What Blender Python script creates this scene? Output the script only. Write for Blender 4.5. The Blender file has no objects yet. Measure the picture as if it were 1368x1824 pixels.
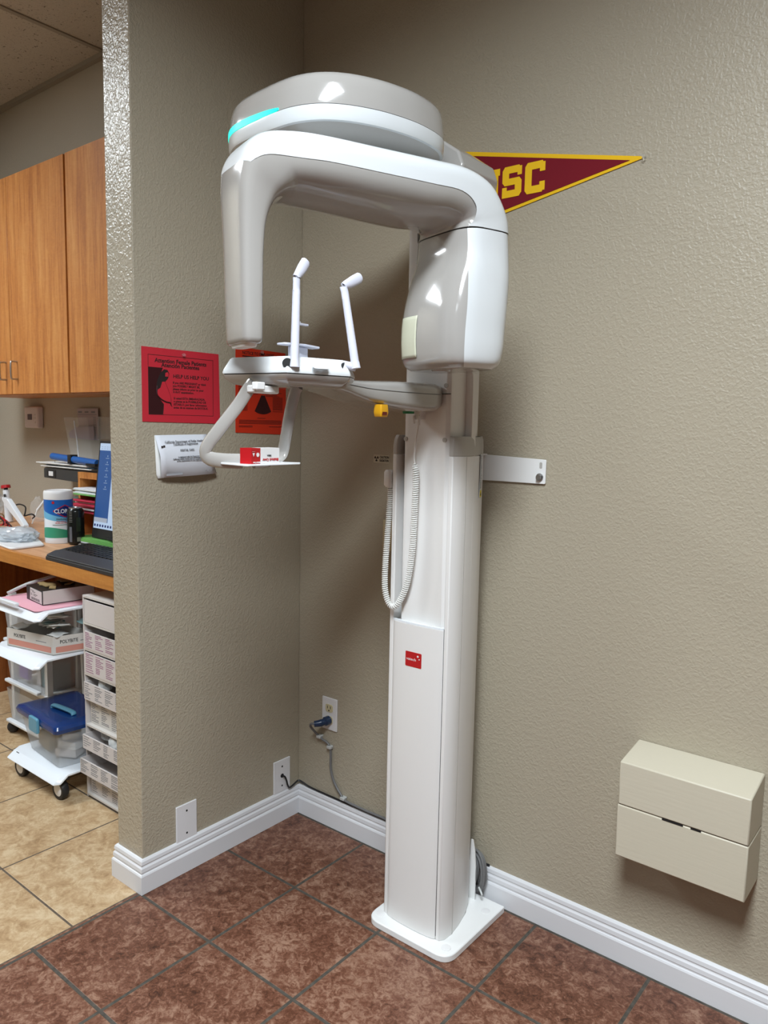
import bpy, bmesh, math, random
from mathutils import Vector, Matrix
random.seed(7)
S = bpy.context.scene
COL = S.collection
PI = math.pi

# ------------------------------------------------------------------ camera
cam = bpy.data.cameras.new('camera')
cam.sensor_fit = 'VERTICAL'; cam.sensor_height = 36.0
cam.lens = 1347.16 / 1824 * 36.0
cam.clip_start = 0.05
camo = bpy.data.objects.new('camera', cam); COL.objects.link(camo)
yaw, pitch, roll = 0.677010933, 0.111060962, 0.0196233392
f = Vector((-math.sin(yaw)*math.cos(pitch), math.cos(yaw)*math.cos(pitch), -math.sin(pitch)))
r = Vector((math.cos(yaw), math.sin(yaw), 0)); u = r.cross(f)
r2 = r*math.cos(roll)+u*math.sin(roll); u2 = u*math.cos(roll)-r*math.sin(roll)
M = Matrix((r2, u2, -f)).transposed().to_4x4()
M.translation = (1.85544, -1.84757, 1.38)
camo.matrix_world = M
S.camera = camo

# ------------------------------------------------------------------ exposure, world, area lights
S.view_settings.view_transform = 'Standard'
S.view_settings.look = 'None'
S.view_settings.gamma = 1.0
S.view_settings.use_curve_mapping = False
S.view_settings.exposure = 0.0
W = bpy.data.worlds.new('world'); S.world = W; W.use_nodes = True
W.node_tree.nodes['Background'].inputs[0].default_value = (0.85, 0.9, 1.0, 1)
W.node_tree.nodes['Background'].inputs[1].default_value = 0.05
CEIL = 3.04
LCOL = (.90, .98, 1.04)
LIGHTS = [  # x, y, size x, size y, watts : ceiling troffers
    (1.75, -2.05, 0.60, 1.20, 124, 157),
    (1.75, -4.10, 0.60, 1.20, 10, 160),
    (-1.90, -1.80, 0.60, 1.20, 22, 140),
]

# ------------------------------------------------------------------ node helpers
def newmat(name, col=(.8, .8, .8), rough=.5, metal=0., spec=.5, coat=0., trans=0., alpha=1., emit=None, es=0., ior=1.45, sss=0.):
    m = bpy.data.materials.new(name); m.use_nodes = True
    b = m.node_tree.nodes['Principled BSDF']; i = b.inputs
    i['Base Color'].default_value = (*col, 1); i['Roughness'].default_value = rough; i['Metallic'].default_value = metal
    i['Specular IOR Level'].default_value = spec; i['Coat Weight'].default_value = coat; i['Coat Roughness'].default_value = .05
    i['Transmission Weight'].default_value = trans; i['Alpha'].default_value = alpha; i['IOR'].default_value = ior
    if sss: i['Subsurface Weight'].default_value = sss; i['Subsurface Radius'].default_value = (.01, .01, .01)
    if emit: i['Emission Color'].default_value = (*emit, 1); i['Emission Strength'].default_value = es
    return m
def nodes(m): return m.node_tree.nodes, m.node_tree.links, m.node_tree.nodes['Principled BSDF']
def srgb(a, b, c):
    g = lambda v: (v/255/12.92) if v <= 10 else ((v/255+.055)/1.055)**2.4
    return (g(a), g(b), g(c))
def noise(m, scale, detail=3, rough=.5, mp=None, dist=0.):
    N, L, b = nodes(m); n = N.new('ShaderNodeTexNoise')
    n.inputs['Scale'].default_value = scale; n.inputs['Detail'].default_value = detail; n.inputs['Roughness'].default_value = rough; n.inputs['Distortion'].default_value = dist
    L.new((mp or coord(m)).outputs[-1 if mp is None else 0], n.inputs['Vector']); return n
def coord(m):
    N, L, b = nodes(m)
    for n in N:
        if n.name == 'geo': return n
    g = N.new('ShaderNodeTexCoord'); g.name = 'geo'
    return g
def mapping(m, scale=(1, 1, 1), loc=(0, 0, 0), rot=(0, 0, 0)):
    N, L, b = nodes(m); g = N.new('ShaderNodeTexCoord'); mp = N.new('ShaderNodeMapping')
    mp.inputs['Scale'].default_value = scale; mp.inputs['Location'].default_value = loc; mp.inputs['Rotation'].default_value = rot
    L.new(g.outputs['Object'], mp.inputs['Vector']); return mp
def ntex(m, mp, scale, detail=3, rough=.5, dist=0.):
    N, L, b = nodes(m); n = N.new('ShaderNodeTexNoise')
    n.inputs['Scale'].default_value = scale; n.inputs['Detail'].default_value = detail; n.inputs['Roughness'].default_value = rough; n.inputs['Distortion'].default_value = dist
    L.new(mp.outputs[0], n.inputs['Vector']); return n
def ramp(m, src, stops, interp='LINEAR'):
    N, L, b = nodes(m); n = N.new('ShaderNodeValToRGB'); n.color_ramp.interpolation = interp
    e = n.color_ramp.elements
    while len(e) < len(stops): e.new(.5)
    for k, (p, c) in enumerate(stops): e[k].position = p; e[k].color = (*c, 1) if len(c) == 3 else c
    L.new(src, n.inputs[0]); return n
def bump(m, src, strength, dist=.01):
    N, L, b = nodes(m); n = N.new('ShaderNodeBump'); n.inputs['Strength'].default_value = strength; n.inputs['Distance'].default_value = dist
    L.new(src, n.inputs['Height']); L.new(n.outputs[0], b.inputs['Normal']); return n
def mixc(m, fac, a, b_):
    N, L, b = nodes(m); n = N.new('ShaderNodeMix'); n.data_type = 'RGBA'
    for s, v in ((0, fac), (6, a), (7, b_)):
        if hasattr(v, 'links'): L.new(v, n.inputs[s])
        elif s == 0: n.inputs[0].default_value = v
        else: n.inputs[s].default_value = (*v, 1)
    return n.outputs[2]

def wall_mat(name, col, bstr=.30, rough=.42, spec=.5, sc=1.):
    m = newmat(name, col, rough, spec=spec); mp = mapping(m)
    a = ntex(m, mp, 190*sc, 2, .5, .2); c = ntex(m, mp, 95*sc, 2, .5, .4)
    N, L, b = nodes(m)
    rr = ramp(m, c.outputs[0], [(.45, (0, 0, 0)), (.62, (1, 1, 1))])
    ad = N.new('ShaderNodeMath'); ad.operation = 'MULTIPLY_ADD'
    L.new(rr.outputs[0], ad.inputs[0]); ad.inputs[1].default_value = .5; L.new(a.outputs[0], ad.inputs[2])
    bump(m, ad.outputs[0], bstr, .004)
    return m
TAUPE = srgb(172, 163, 144)
M_wall = wall_mat('wall_paint', TAUPE)
M_wall_rough = wall_mat('wall_paint_end', TAUPE, .42, .27, .9, .8)
M_wall_office = wall_mat('wall_paint_office', srgb(172, 163, 146), .15, .5)
M_far = wall_mat('unseen_wall_low_bounce', srgb(104, 92, 76), .2, .6)  # for the unseen right and front walls, darkened to cut bounce light
M_trim = newmat('trim_paint', srgb(222, 223, 226), .35)
_n = ntex(M_trim, mapping(M_trim), 14, 4); bump(M_trim, _n.outputs[0], .05, .004)
M_box = newmat('box_paint', srgb(198, 191, 172), .45)
_n = ntex(M_box, mapping(M_box, (6, 60, 60)), 2, 4); bump(M_box, _n.outputs[0], .12, .003)

def tile_mat(name, stops, size, org, grout, edge, nscale, rough, mw=.0032):
    m = newmat(name, (1, 1, 1), rough); N, L, b = nodes(m)
    mp = mapping(m, (1, 1, 1), (-org[0], -org[1], 0))
    br = N.new('ShaderNodeTexBrick'); br.offset = 0; br.squash = 1
    L.new(mp.outputs[0], br.inputs['Vector'])
    br.inputs['Scale'].default_value = 1; br.inputs['Mortar Size'].default_value = mw; br.inputs['Mortar Smooth'].default_value = .1
    br.inputs['Brick Width'].default_value = size[0]; br.inputs['Row Height'].default_value = size[1]
    br.inputs['Color1'].default_value = (.0, .0, .0, 1); br.inputs['Color2'].default_value = (1, 1, 1, 1)
    big = ntex(m, mp, nscale*.22, 3, .55, 1.2); fine = ntex(m, mp, nscale, 7, .74, .9); sp = ntex(m, mp, nscale*3.5, 3, .6, .8)
    mx = N.new('ShaderNodeMath'); mx.operation = 'MULTIPLY_ADD'; L.new(big.outputs[0], mx.inputs[0]); mx.inputs[1].default_value = .30
    m2 = N.new('ShaderNodeMath'); m2.operation = 'MULTIPLY'; L.new(fine.outputs[0], m2.inputs[0]); m2.inputs[1].default_value = .74
    L.new(m2.outputs[0], mx.inputs[2])
    m3 = N.new('ShaderNodeMath'); m3.operation = 'MULTIPLY_ADD'; L.new(sp.outputs[0], m3.inputs[0]); m3.inputs[1].default_value = .22; L.new(mx.outputs[0], m3.inputs[2])
    # whole-tile tone shift
    m4 = N.new('ShaderNodeMath'); m4.operation = 'MULTIPLY_ADD'; L.new(br.outputs['Color'], m4.inputs[0]); m4.inputs[1].default_value = .05; L.new(m3.outputs[0], m4.inputs[2])
    cr = ramp(m, m4.outputs[0], stops)
    # chamfered, worn tile edge
    br2 = N.new('ShaderNodeTexBrick'); br2.offset = 0; L.new(mp.outputs[0], br2.inputs['Vector'])
    br2.inputs['Scale'].default_value = 1; br2.inputs['Mortar Size'].default_value = mw+.0018; br2.inputs['Mortar Smooth'].default_value = .6
    br2.inputs['Brick Width'].default_value = size[0]; br2.inputs['Row Height'].default_value = size[1]
    c1 = mixc(m, br2.outputs['Fac'], cr.outputs[0], edge)
    gn = ntex(m, mp, 60, 3); gr = ramp(m, gn.outputs[0], [(.3, tuple(x*.7 for x in grout)), (.7, tuple(x*1.35 for x in grout))])
    c2 = mixc(m, br.outputs['Fac'], c1, gr.outputs[0])
    L.new(c2, b.inputs['Base Color'])
    inv = N.new('ShaderNodeMath'); inv.operation = 'MULTIPLY_ADD'; L.new(br2.outputs['Fac'], inv.inputs[0]); inv.inputs[1].default_value = -1.0; 
    m5 = N.new('ShaderNodeMath'); m5.operation = 'MULTIPLY'; L.new(fine.outputs[0], m5.inputs[0]); m5.inputs[1].default_value = .25
    L.new(m5.outputs[0], inv.inputs[2]); bump(m, inv.outputs[0], .35, .003)
    rr = N.new('ShaderNodeMath'); rr.operation = 'MULTIPLY_ADD'; L.new(br.outputs['Fac'], rr.inputs[0]); rr.inputs[1].default_value = .4; rr.inputs[2].default_value = rough
    L.new(rr.outputs[0], b.inputs['Roughness'])
    return m
M_tile = tile_mat('brown_tile', [(.48, srgb(56, 32, 22)), (.58, srgb(92, 56, 40)), (.66, srgb(114, 75, 58)), (.78, srgb(152, 118, 98))],
                  (.3195, .3185), (.3245-.3195*20, -.337-.3185*20), srgb(74, 69, 62), srgb(128, 94, 70), 46, .42, .0047)
M_tile_b = tile_mat('beige_tile', [(.44, srgb(132, 102, 72)), (.57, srgb(166, 136, 100)), (.66, srgb(184, 156, 120)), (.78, srgb(204, 182, 148))],
                    (.42, .42), (-.428-.42*20, -.859-.42*20), srgb(92, 80, 68), srgb(196, 170, 132), 20, .4)

def wood_mat(name, c0, c1, c2, axis='z', rough=.38):
    m = newmat(name, c1, rough); N, L, b = nodes(m)
    sc = {'z': (9, 9, .7), 'x': (.7, 9, 9), 'y': (9, .7, 9)}[axis]
    mp = mapping(m, sc); n = ntex(m, mp, 3.2, 6, .62, .5); mp2 = mapping(m, tuple(s*6 for s in sc)); n2 = ntex(m, mp2, 3, 4, .6)
    mp3 = mapping(m, tuple((4 if s > 1 else 8) for s in sc)); n3 = ntex(m, mp3, 6, 3, .5, 1.5)
    a = N.new('ShaderNodeMath'); a.operation = 'MULTIPLY_ADD'; L.new(n2.outputs[0], a.inputs[0]); a.inputs[1].default_value = .3
    k = N.new('ShaderNodeMath'); k.operation = 'MULTIPLY_ADD'; L.new(n3.outputs[0], k.inputs[0]); k.inputs[1].default_value = .18; L.new(n.outputs[0], k.inputs[2])
    L.new(k.outputs[0], a.inputs[2])
    cr = ramp(m, a.outputs[0], [(.5, c0), (.74, c1), (.98, c2)]); L.new(cr.outputs[0], b.inputs['Base Color'])
    return m
M_wood = wood_mat('cabinet_wood', srgb(160, 94, 42), srgb(192, 124, 62), srgb(210, 150, 86))
M_wood_top = wood_mat('counter_wood', srgb(182, 130, 88), srgb(206, 154, 112), srgb(222, 176, 136), 'x')
M_wood_edge = wood_mat('edge_wood', srgb(160, 98, 36), srgb(188, 124, 54), srgb(206, 144, 72), 'x')
M_wood_dark = wood_mat('panel_wood', srgb(110, 58, 26), srgb(142, 82, 40), srgb(160, 98, 52))
M_ceil = newmat('acoustic_tile', srgb(188, 180, 168), .9)
def _ceil():
    m = M_ceil; N, L, b = nodes(m); mp = mapping(m)
    n = ntex(m, mp, 42, 2, .5, 2.5); r_ = ramp(m, n.outputs[0], [(.30, (.12, .1, .08)), (.36, srgb(182, 174, 162)), (.8, srgb(192, 184, 172))]); L.new(r_.outputs[0], b.inputs['Base Color'])
    bump(m, n.outputs[0], .3, .003)
_ceil()
M_shell = newmat('white_shell', srgb(213, 217, 219), .22, coat=.3)
M_gray = newmat('warm_grey_shell', srgb(163, 160, 156), .14, coat=.7)
M_col = newmat('column_white', srgb(226, 225, 223), .34)
_n = ntex(M_col, mapping(M_col), 500, 2); bump(M_col, _n.outputs[0], .05, .001)
M_base = newmat('base_white', srgb(234, 235, 234), .35)
M_cap = newmat('cap_grey', srgb(178, 175, 170), .3)
M_dark = newmat('dark_gap', (.012, .012, .012), .6)
M_led = newmat('status_light', (0, .3, .25), .4, emit=(.0, .85, .62), es=1.3)
M_rod = newmat('translucent_white_plastic', srgb(212, 214, 228), .35, sss=.3)
M_window = newmat('beam_window', srgb(206, 208, 186), .3)
M_red = newmat('red', srgb(178, 20, 28), .4)
M_white = newmat('white_plastic', srgb(228, 228, 228), .4)
M_white_gl = newmat('white_gloss', srgb(232, 238, 244), .2)
M_black = newmat('black_plastic', (.014, .014, .015), .4)
M_ink = newmat('black_ink', (.02, .012, .012), .6)
M_steel = newmat('steel', (.5, .5, .5), .3, metal=1)
M_yellow = newmat('yellow_plastic', srgb(214, 158, 24), .4)
M_green = newmat('green_plastic', srgb(20, 120, 70), .4)
M_plate = newmat('wall_plate', srgb(226, 226, 228), .35)
M_ivory = newmat('ivory', srgb(206, 196, 160), .4)
M_cable = newmat('grey_cable', srgb(112, 112, 112), .45)
M_cableblk = newmat('black_cable', (.012, .012, .013), .4)
M_blueplug = newmat('blue_plug', srgb(38, 58, 88), .25, trans=.15)
M_clip = newmat('cable_clip', srgb(190, 192, 190), .35)
M_coil = newmat('coil_cord', srgb(226, 226, 222), .4)
M_paper = newmat('paper', srgb(222, 226, 234), .8)
M_paper2 = newmat('white_paper', srgb(225, 225, 222), .8)
M_pgrey = newmat('grey_print', srgb(120, 122, 126), .8)
M_posred = newmat('poster_red', srgb(196, 44, 58), .45)
M_pososh = newmat('poster_orange', srgb(204, 52, 26), .45)
M_posdark = newmat('poster_dark_print', srgb(52, 14, 18), .5)
M_gold = newmat('felt_gold', srgb(238, 190, 22), .85)
M_maroon = newmat('felt_maroon', srgb(116, 10, 28), .9)
_n = ntex(M_maroon, mapping(M_maroon), 700, 2); bump(M_maroon, _n.outputs[0], .15, .001)
M_clear = newmat('clear_plastic', (.92, .95, .97), .08, trans=.85, ior=1.2)
M_clear.node_tree.nodes['Principled BSDF'].inputs['Alpha'].default_value = .45
M_frost = newmat('frosted_plastic', srgb(206, 210, 212), .35, alpha=.34)
M_acryl = newmat('acrylic', (.9, .93, .95), .05, alpha=.16, spec=.8)
M_bluelid = newmat('blue_lid', srgb(14, 52, 112), .25, coat=.3)
M_teal = newmat('teal_latch', srgb(92, 150, 176), .35)
M_pink = newmat('pink_sheet', srgb(226, 168, 182), .8)
M_card = newmat('white_card', srgb(206, 200, 198), .6)
M_cream = newmat('cream_card', srgb(206, 202, 196), .6)
M_salmon = newmat('salmon_print', srgb(202, 138, 122), .6)
M_pouch = newmat('pouch_teal', srgb(120, 150, 152), .35)
M_pouchw = newmat('pouch_white', srgb(212, 214, 212), .4)
M_tan = newmat('tan_items', srgb(150, 128, 86), .7)
M_silver = newmat('silver_lid', (.6, .6, .62), .3, metal=.9)
M_clblue = newmat('label_blue', srgb(28, 98, 180), .35)
M_clnavy = newmat('label_navy', srgb(24, 40, 108), .35)
M_clsky = newmat('label_sky', srgb(110, 180, 214), .35)
M_clteal = newmat('label_teal', srgb(60, 150, 116), .35)
M_clred = newmat('label_red', srgb(186, 40, 48), .35)
M_folred = newmat('red_folder', srgb(206, 56, 84), .5)
M_folgreen = newmat('green_folder', srgb(112, 176, 92), .5)
M_folgrey = newmat('grey_folder', srgb(104, 118, 106), .6)
M_screen = newmat('screen_blue', (0.01, .03, .08), .3, emit=srgb(30, 68, 122), es=1.0)
M_screenw = newmat('screen_pale', (.2, .2, .2), .3, emit=srgb(150, 176, 206), es=1.0)
M_bluebag = newmat('blue_tube', srgb(36, 96, 170), .25)
M_dgrey = newmat('dark_grey', srgb(58, 58, 58), .5)
M_mauve = newmat('mauve_print', srgb(150, 92, 130), .6)
M_purple = newmat('purple_label', srgb(118, 88, 172), .5)
M_tyre = newmat('caster_rubber', (.015, .015, .016), .5)
M_pant = newmat('pinkish_white_plastic', srgb(212, 204, 206), .4)

# ------------------------------------------------------------------ mesh helpers
def setp(o, label=None, cat=None, group=None, kind=None):
    if label: o['label'] = label
    if cat: o['category'] = cat
    if group: o['group'] = group
    if kind: o['kind'] = kind
    return o
def thing(name, label, cat, loc=(0, 0, 0), rz=0., group=None):
    o = bpy.data.objects.new(name, None); COL.objects.link(o); o.location = loc; o.rotation_euler = (0, 0, rz)
    o.empty_display_size = .05
    return setp(o, label, cat, group)
def link(name, bm, mat, parent=None, bevel=0., seg=2, smooth=True, ang=40, world=True):
    """mesh given in world coordinates (or in the parent's when world=False)"""
    me = bpy.data.meshes.new(name)
    bmesh.ops.recalc_face_normals(bm, faces=bm.faces)
    bm.to_mesh(me); bm.free()
    mats = mat if isinstance(mat, (list, tuple)) else [mat]
    for m in mats: me.materials.append(m)
    o = bpy.data.objects.new(name, me); COL.objects.link(o)
    if parent is not None:
        o.parent = parent
        if world: me.transform(wmat(parent).inverted())
    if smooth:
        for p in me.polygons: p.use_smooth = True
        me.set_sharp_from_angle(angle=math.radians(ang))
    if bevel:
        b = o.modifiers.new('bevel', 'BEVEL'); b.width = bevel; b.segments = seg; b.limit_method = 'ANGLE'; b.angle_limit = math.radians(40)
        b.harden_normals = False
    return o
def wmat(o):
    m = Matrix.LocRotScale(o.location, o.rotation_euler, o.scale)
    return wmat(o.parent) @ m if o.parent else m
def box(bm, x0, x1, y0, y1, z0, z1, mi=0, mtx=None):
    vs = [bm.verts.new((x, y, z)) for z in (z0, z1) for y in (y0, y1) for x in (x0, x1)]
    if mtx is not None:
        for v in vs: v.co = mtx @ v.co
    for q in ((0, 2, 3, 1), (4, 5, 7, 6), (0, 1, 5, 4), (2, 6, 7, 3), (0, 4, 6, 2), (1, 3, 7, 5)):
        fc = bm.faces.new([vs[i] for i in q]); fc.material_index = mi
    return vs
def B(*a, **k):
    bm = bmesh.new(); box(bm, *a, **k); return bm
def prism(pts, z0, z1, mtx=None, bm=None, mi=0):
    """extrude polygon pts (2D) along local z"""
    bm = bm or bmesh.new()
    lo = [bm.verts.new((p[0], p[1], z0)) for p in pts]; hi = [bm.verts.new((p[0], p[1], z1)) for p in pts]
    n = len(pts)
    fs = [bm.faces.new(lo[::-1]), bm.faces.new(hi)] + [bm.faces.new((lo[i], lo[(i+1) % n], hi[(i+1) % n], hi[i])) for i in range(n)]
    for q in fs: q.material_index = mi
    if mtx is not None:
        for v in lo+hi: v.co = mtx @ v.co
    return bm
def loft(rings, bm=None, cap0=True, cap1=True, closed=True, mi=0):
    bm = bm or bmesh.new(); R = [[bm.verts.new(p) for p in rg] for rg in rings]; n = len(rings[0])
    for a, b in zip(R, R[1:]):
        for i in range(n if closed else n-1):
            j = (i+1) % n; q = bm.faces.new((a[i], a[j], b[j], b[i])); q.material_index = mi
    if cap0: bm.faces.new(R[0][::-1]).material_index = mi
    if cap1: bm.faces.new(R[-1]).material_index = mi
    return bm
def catmull(pts, k=6, closed=False):
    pts = [Vector(p) for p in pts]; out = []
    n = len(pts); rng = n if closed else n-1
    for i in range(rng):
        p1, p2 = pts[i], pts[(i+1) % n]
        p0 = pts[i-1] if (closed or i > 0) else p1*2-p2
        p3 = pts[(i+2) % n] if (closed or i+2 < n) else p2*2-p1
        for j in range(k):
            t = j/k; out.append(.5*((2*p1)+(p2-p0)*t+(2*p0-5*p1+4*p2-p3)*t*t+(3*p1-p0-3*p2+p3)*t**3))
    if not closed: out.append(pts[-1])
    return out
def frames(path):
    T = [(path[min(i+1, len(path)-1)]-path[max(i-1, 0)]).normalized() for i in range(len(path))]
    up = Vector((0, 0, 1)) if abs(T[0].z) < .9 else Vector((1, 0, 0))
    nrm = (up-T[0]*up.dot(T[0])).normalized(); out = []
    for t in T:
        nrm = (nrm-t*nrm.dot(t)).normalized(); out.append((t, nrm, t.cross(nrm)))
    return out
def tube(pts, rad, seg=10, smooth_k=6, bm=None, mi=0, closed_path=False, ry=None, nfix=None):
    path = catmull(pts, smooth_k) if smooth_k else [Vector(p) for p in pts]
    F_ = frames(path); n = len(path); rings = []
    for i, (p, (t, a, b)) in enumerate(zip(path, F_)):
        if nfix is not None:
            a = (nfix-t*nfix.dot(t)).normalized(); b = t.cross(a)
        q = i/(n-1); rr = rad(q) if callable(rad) else rad; r2_ = (ry if ry else rr)
        rings.append([p+a*rr*math.cos(2*PI*k/seg)+b*r2_*math.sin(2*PI*k/seg) for k in range(seg)])
    return loft(rings, bm, mi=mi)
def cyl(p0, p1, r0, r1=None, seg=20, bm=None, mi=0):
    return tube([p0, p1], (lambda q: r0+(((r1 if r1 is not None else r0)-r0)*q)), seg, 0, bm, mi)
def lathe(prof, cx, cy, seg=32, bm=None, mi=None):
    bm = bm or bmesh.new(); rings = [[bm.verts.new((cx+r_*math.cos(2*PI*k/seg), cy+r_*math.sin(2*PI*k/seg), z)) for k in range(seg)] for r_, z in prof]
    for n_, (a, b) in enumerate(zip(rings, rings[1:])):
        for i in range(seg):
            q = bm.faces.new((a[i], a[(i+1) % seg], b[(i+1) % seg], b[i])); q.material_index = mi[n_] if mi else 0
    bm.faces.new(rings[0][::-1]).material_index = mi[0] if mi else 0
    bm.faces.new(rings[-1]).material_index = mi[-1] if mi else 0
    return bm
def rpoly(pts, rads, seg=6):
    """round polygon corners"""
    out = []; n = len(pts)
    for i, p in enumerate(pts):
        p = Vector(p); a = Vector(pts[i-1]); b = Vector(pts[(i+1) % n]); rr = rads[i] if isinstance(rads, (list, tuple)) else rads
        if rr <= 0: out.append(p); continue
        d1 = (a-p).normalized(); d2 = (b-p).normalized(); th = d1.angle(d2); t = rr/math.tan(th/2)
        t = min(t, (a-p).length*.49, (b-p).length*.49); p1 = p+d1*t; p2 = p+d2*t
        for k in range(seg+1):
            s = k/seg; out.append((1-s)**2*p1+2*s*(1-s)*p+s*s*p2)
    return [(v[0], v[1]) for v in out]
def basis(o, x, y):
    """4x4 from origin, local x direction and local y direction"""
    x = Vector(x).normalized(); y = Vector(y).normalized(); z = x.cross(y)
    m = Matrix((x, y, z)).transposed().to_4x4(); m.translation = Vector(o); return m
def text(name, s, size, parent, mat, mtx, align='LEFT', depth=.0003, xs=1., bold=0., space=1.0):
    c = bpy.data.curves.new(name, 'FONT'); c.body = s; c.size = size; c.align_x = align; c.extrude = depth; c.resolution_u = 2
    c.offset = bold; c.space_character = space
    o = bpy.data.objects.new(name, c); COL.objects.link(o); bpy.context.view_layer.update()
    me = bpy.data.meshes.new_from_object(o); COL.objects.unlink(o); bpy.data.objects.remove(o)
    me.name = name; me.transform(Matrix.Diagonal((xs, 1, 1, 1))); me.transform(mtx)
    me.materials.clear(); me.materials.append(mat)
    o = bpy.data.objects.new(name, me); COL.objects.link(o)
    if parent is not None: o.parent = parent; me.transform(wmat(parent).inverted())
    return o
def LW(y, z, x=0.): return basis((x, y, z), (0, 1, 0), (0, 0, 1))       # on the left wall, reading towards +y
def BW(x, z, y=0.): return basis((x, y, z), (1, 0, 0), (0, 0, 1))       # on the back wall, reading towards +x
def strip(bm, x0, x1, y0, y1, mtx, d=.0003, mi=0): prism([(x0, y0), (x1, y0), (x1, y1), (x0, y1)], 0, d, mtx, bm, mi)

# ------------------------------------------------------------------ the setting
def struct(name, bm, mat, **k):
    o = link(name, bm, mat, smooth=False, **k); o['kind'] = 'structure'; return o
XB = -0.006
struct('floor', B(XB, 4.6, -4.6, .12, -.1, 0), M_tile)
struct('floor_office', B(-2.75, XB, -4.6, .3, -.1, 0), M_tile_b)
struct('ceiling', B(-2.75, 4.7, -4.7, .3, CEIL, CEIL+.08), M_ceil)
struct('wall_back', B(-.127, 4.6, 0, .12, 0, CEIL), M_wall)
bm = B(-.127, 0, -.643, 0, 0, CEIL)
o = struct('wall_left', bm, [M_wall, M_wall_rough], bevel=.003)
for p in o.data.polygons:
    if p.normal.y < -.9: p.material_index = 1
struct('wall_right', B(4.6, 4.7, -4.6, .12, 0, CEIL), M_far)
struct('wall_front', B(-2.75, 4.7, -4.7, -4.6, 0, CEIL), M_far)
struct('wall_office_back', B(-2.75, -.127, .17, .3, 0, CEIL), M_wall_office)
struct('wall_office_left', B(-2.75, -2.64, -4.6, .17, 0, CEIL), M_wall_office)
# ceiling grid bars of the suspended ceiling
bm = bmesh.new()
for x in (-2.62, -1.42, -.2, 1.02, 2.24, 3.46): box(bm, x-.012, x+.012, -4.6, .17 if x < -.13 else 0, CEIL-.006, CEIL+.002)
for y in (-4.2, -2.98, -1.76): box(bm, -2.62, 4.6, y-.012, y+.012, CEIL-.006, CEIL+.002)
struct('trim_1', bm, newmat('ceiling_grid', srgb(150, 142, 130), .6))
bm = bmesh.new(); box(bm, -2.64, -.127, .145, .17, CEIL-.02, CEIL)
struct('trim_2', bm, bpy.data.materials['ceiling_grid'])
# baseboards, mitred at the corners
PROF = [(0, 0), (.0155, 0), (.0155, .055), (.0135, .059), (.0105, .0605), (.0105, .064), (.0125, .067), (.0115, .0775), (.0085, .0815), (.0078, .0845), (.0098, .0875), (.0085, .0975), (.0045, .1025), (0, .1032)]
def baseboard(name, p0, p1, nrm, m0, m1):
    """p0->p1 along the wall, nrm into the room, m0/m1: how far the ends run out per unit of thickness"""
    p0 = Vector((*p0, 0)); p1 = Vector((*p1, 0)); d = (p1-p0).normalized(); n = Vector((*nrm, 0))
    rings = [[p0+n*a+d*(m0*a)+Vector((0, 0, z)) for a, z in PROF], [p1+n*a+d*(m1*a)+Vector((0, 0, z)) for a, z in PROF]]
    struct(name, loft(rings), M_trim, bevel=.0006, seg=1)
baseboard('baseboard_end', (-.127, -.643), (0, -.643), (0, -1), -1, 1)
baseboard('baseboard_left', (0, -.643), (0, 0), (1, 0), -1, -1)
baseboard('baseboard_back', (0, 0), (4.6, 0), (0, -1), 1, 0)
baseboard('baseboard_office', (-.127, .17), (-.127, -.643), (-1, 0), 0, 1)

# ceiling troffers (out of the frame, they light the room)
for i, (x, y, sx, sy, w, spr) in enumerate(LIGHTS):
    t = thing('ceiling_light', ['louvred fluorescent ceiling troffer in front of the x-ray corner', 'louvred fluorescent ceiling troffer near the front wall', 'louvred fluorescent ceiling troffer over the office floor'][i], 'ceiling light', (x, y, CEIL-.01), 0, 'fluorescent ceiling troffers')
    bm = bmesh.new()
    a, b = sx/2+.02, sy/2+.02
    box(bm, x-a, x-a+.02, y-b, y+b, CEIL-.014, CEIL+.0); box(bm, x+a-.02, x+a, y-b, y+b, CEIL-.014, CEIL+.0)
    box(bm, x-a, x+a, y-b, y-b+.02, CEIL-.014, CEIL+.0); box(bm, x-a, x+a, y+b-.02, y+b, CEIL-.014, CEIL+.0)
    link('frame', bm, M_white, t)
    em = newmat('troffer_lens', (.8, .8, .8), .4, emit=LCOL, es=(2.5, 1.5, 20)[i])
    la = bpy.data.lights.new('tube_light', 'AREA'); la.shape = 'RECTANGLE'; la.size = sx; la.size_y = sy; la.energy = w; la.color = LCOL; la.spread = math.radians(spr)
    lo = bpy.data.objects.new('tube_light', la); COL.objects.link(lo); lo.parent = t; lo.location = (0, 0, -.006)
    link('lens', B(x-sx/2, x+sx/2, y-sy/2, y+sy/2, CEIL-.010, CEIL-.002), em, t, smooth=False)

# ------------------------------------------------------------------ the x-ray machine
XR = thing('dental_xray_machine', 'tall white panoramic dental x-ray machine standing in the corner', 'x-ray machine', (.72, -.2, 0))
# base plate
base = rpoly([(.592, -.322), (.868, -.322), (.868, -.03), (.592, -.03)], [.045, .045, .004, .004], 8)
bp = link('base_plate', prism(base, 0.0, .020), M_base, XR, bevel=.003)
bm = bmesh.new()
for x, y in ((.617, -.285), (.838, -.285), (.838, -.085)): link('screw_cap', lathe([(.013, .0195), (.013, .0212), (.011, .0217)], x, y, 20), M_white, bp)
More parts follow.
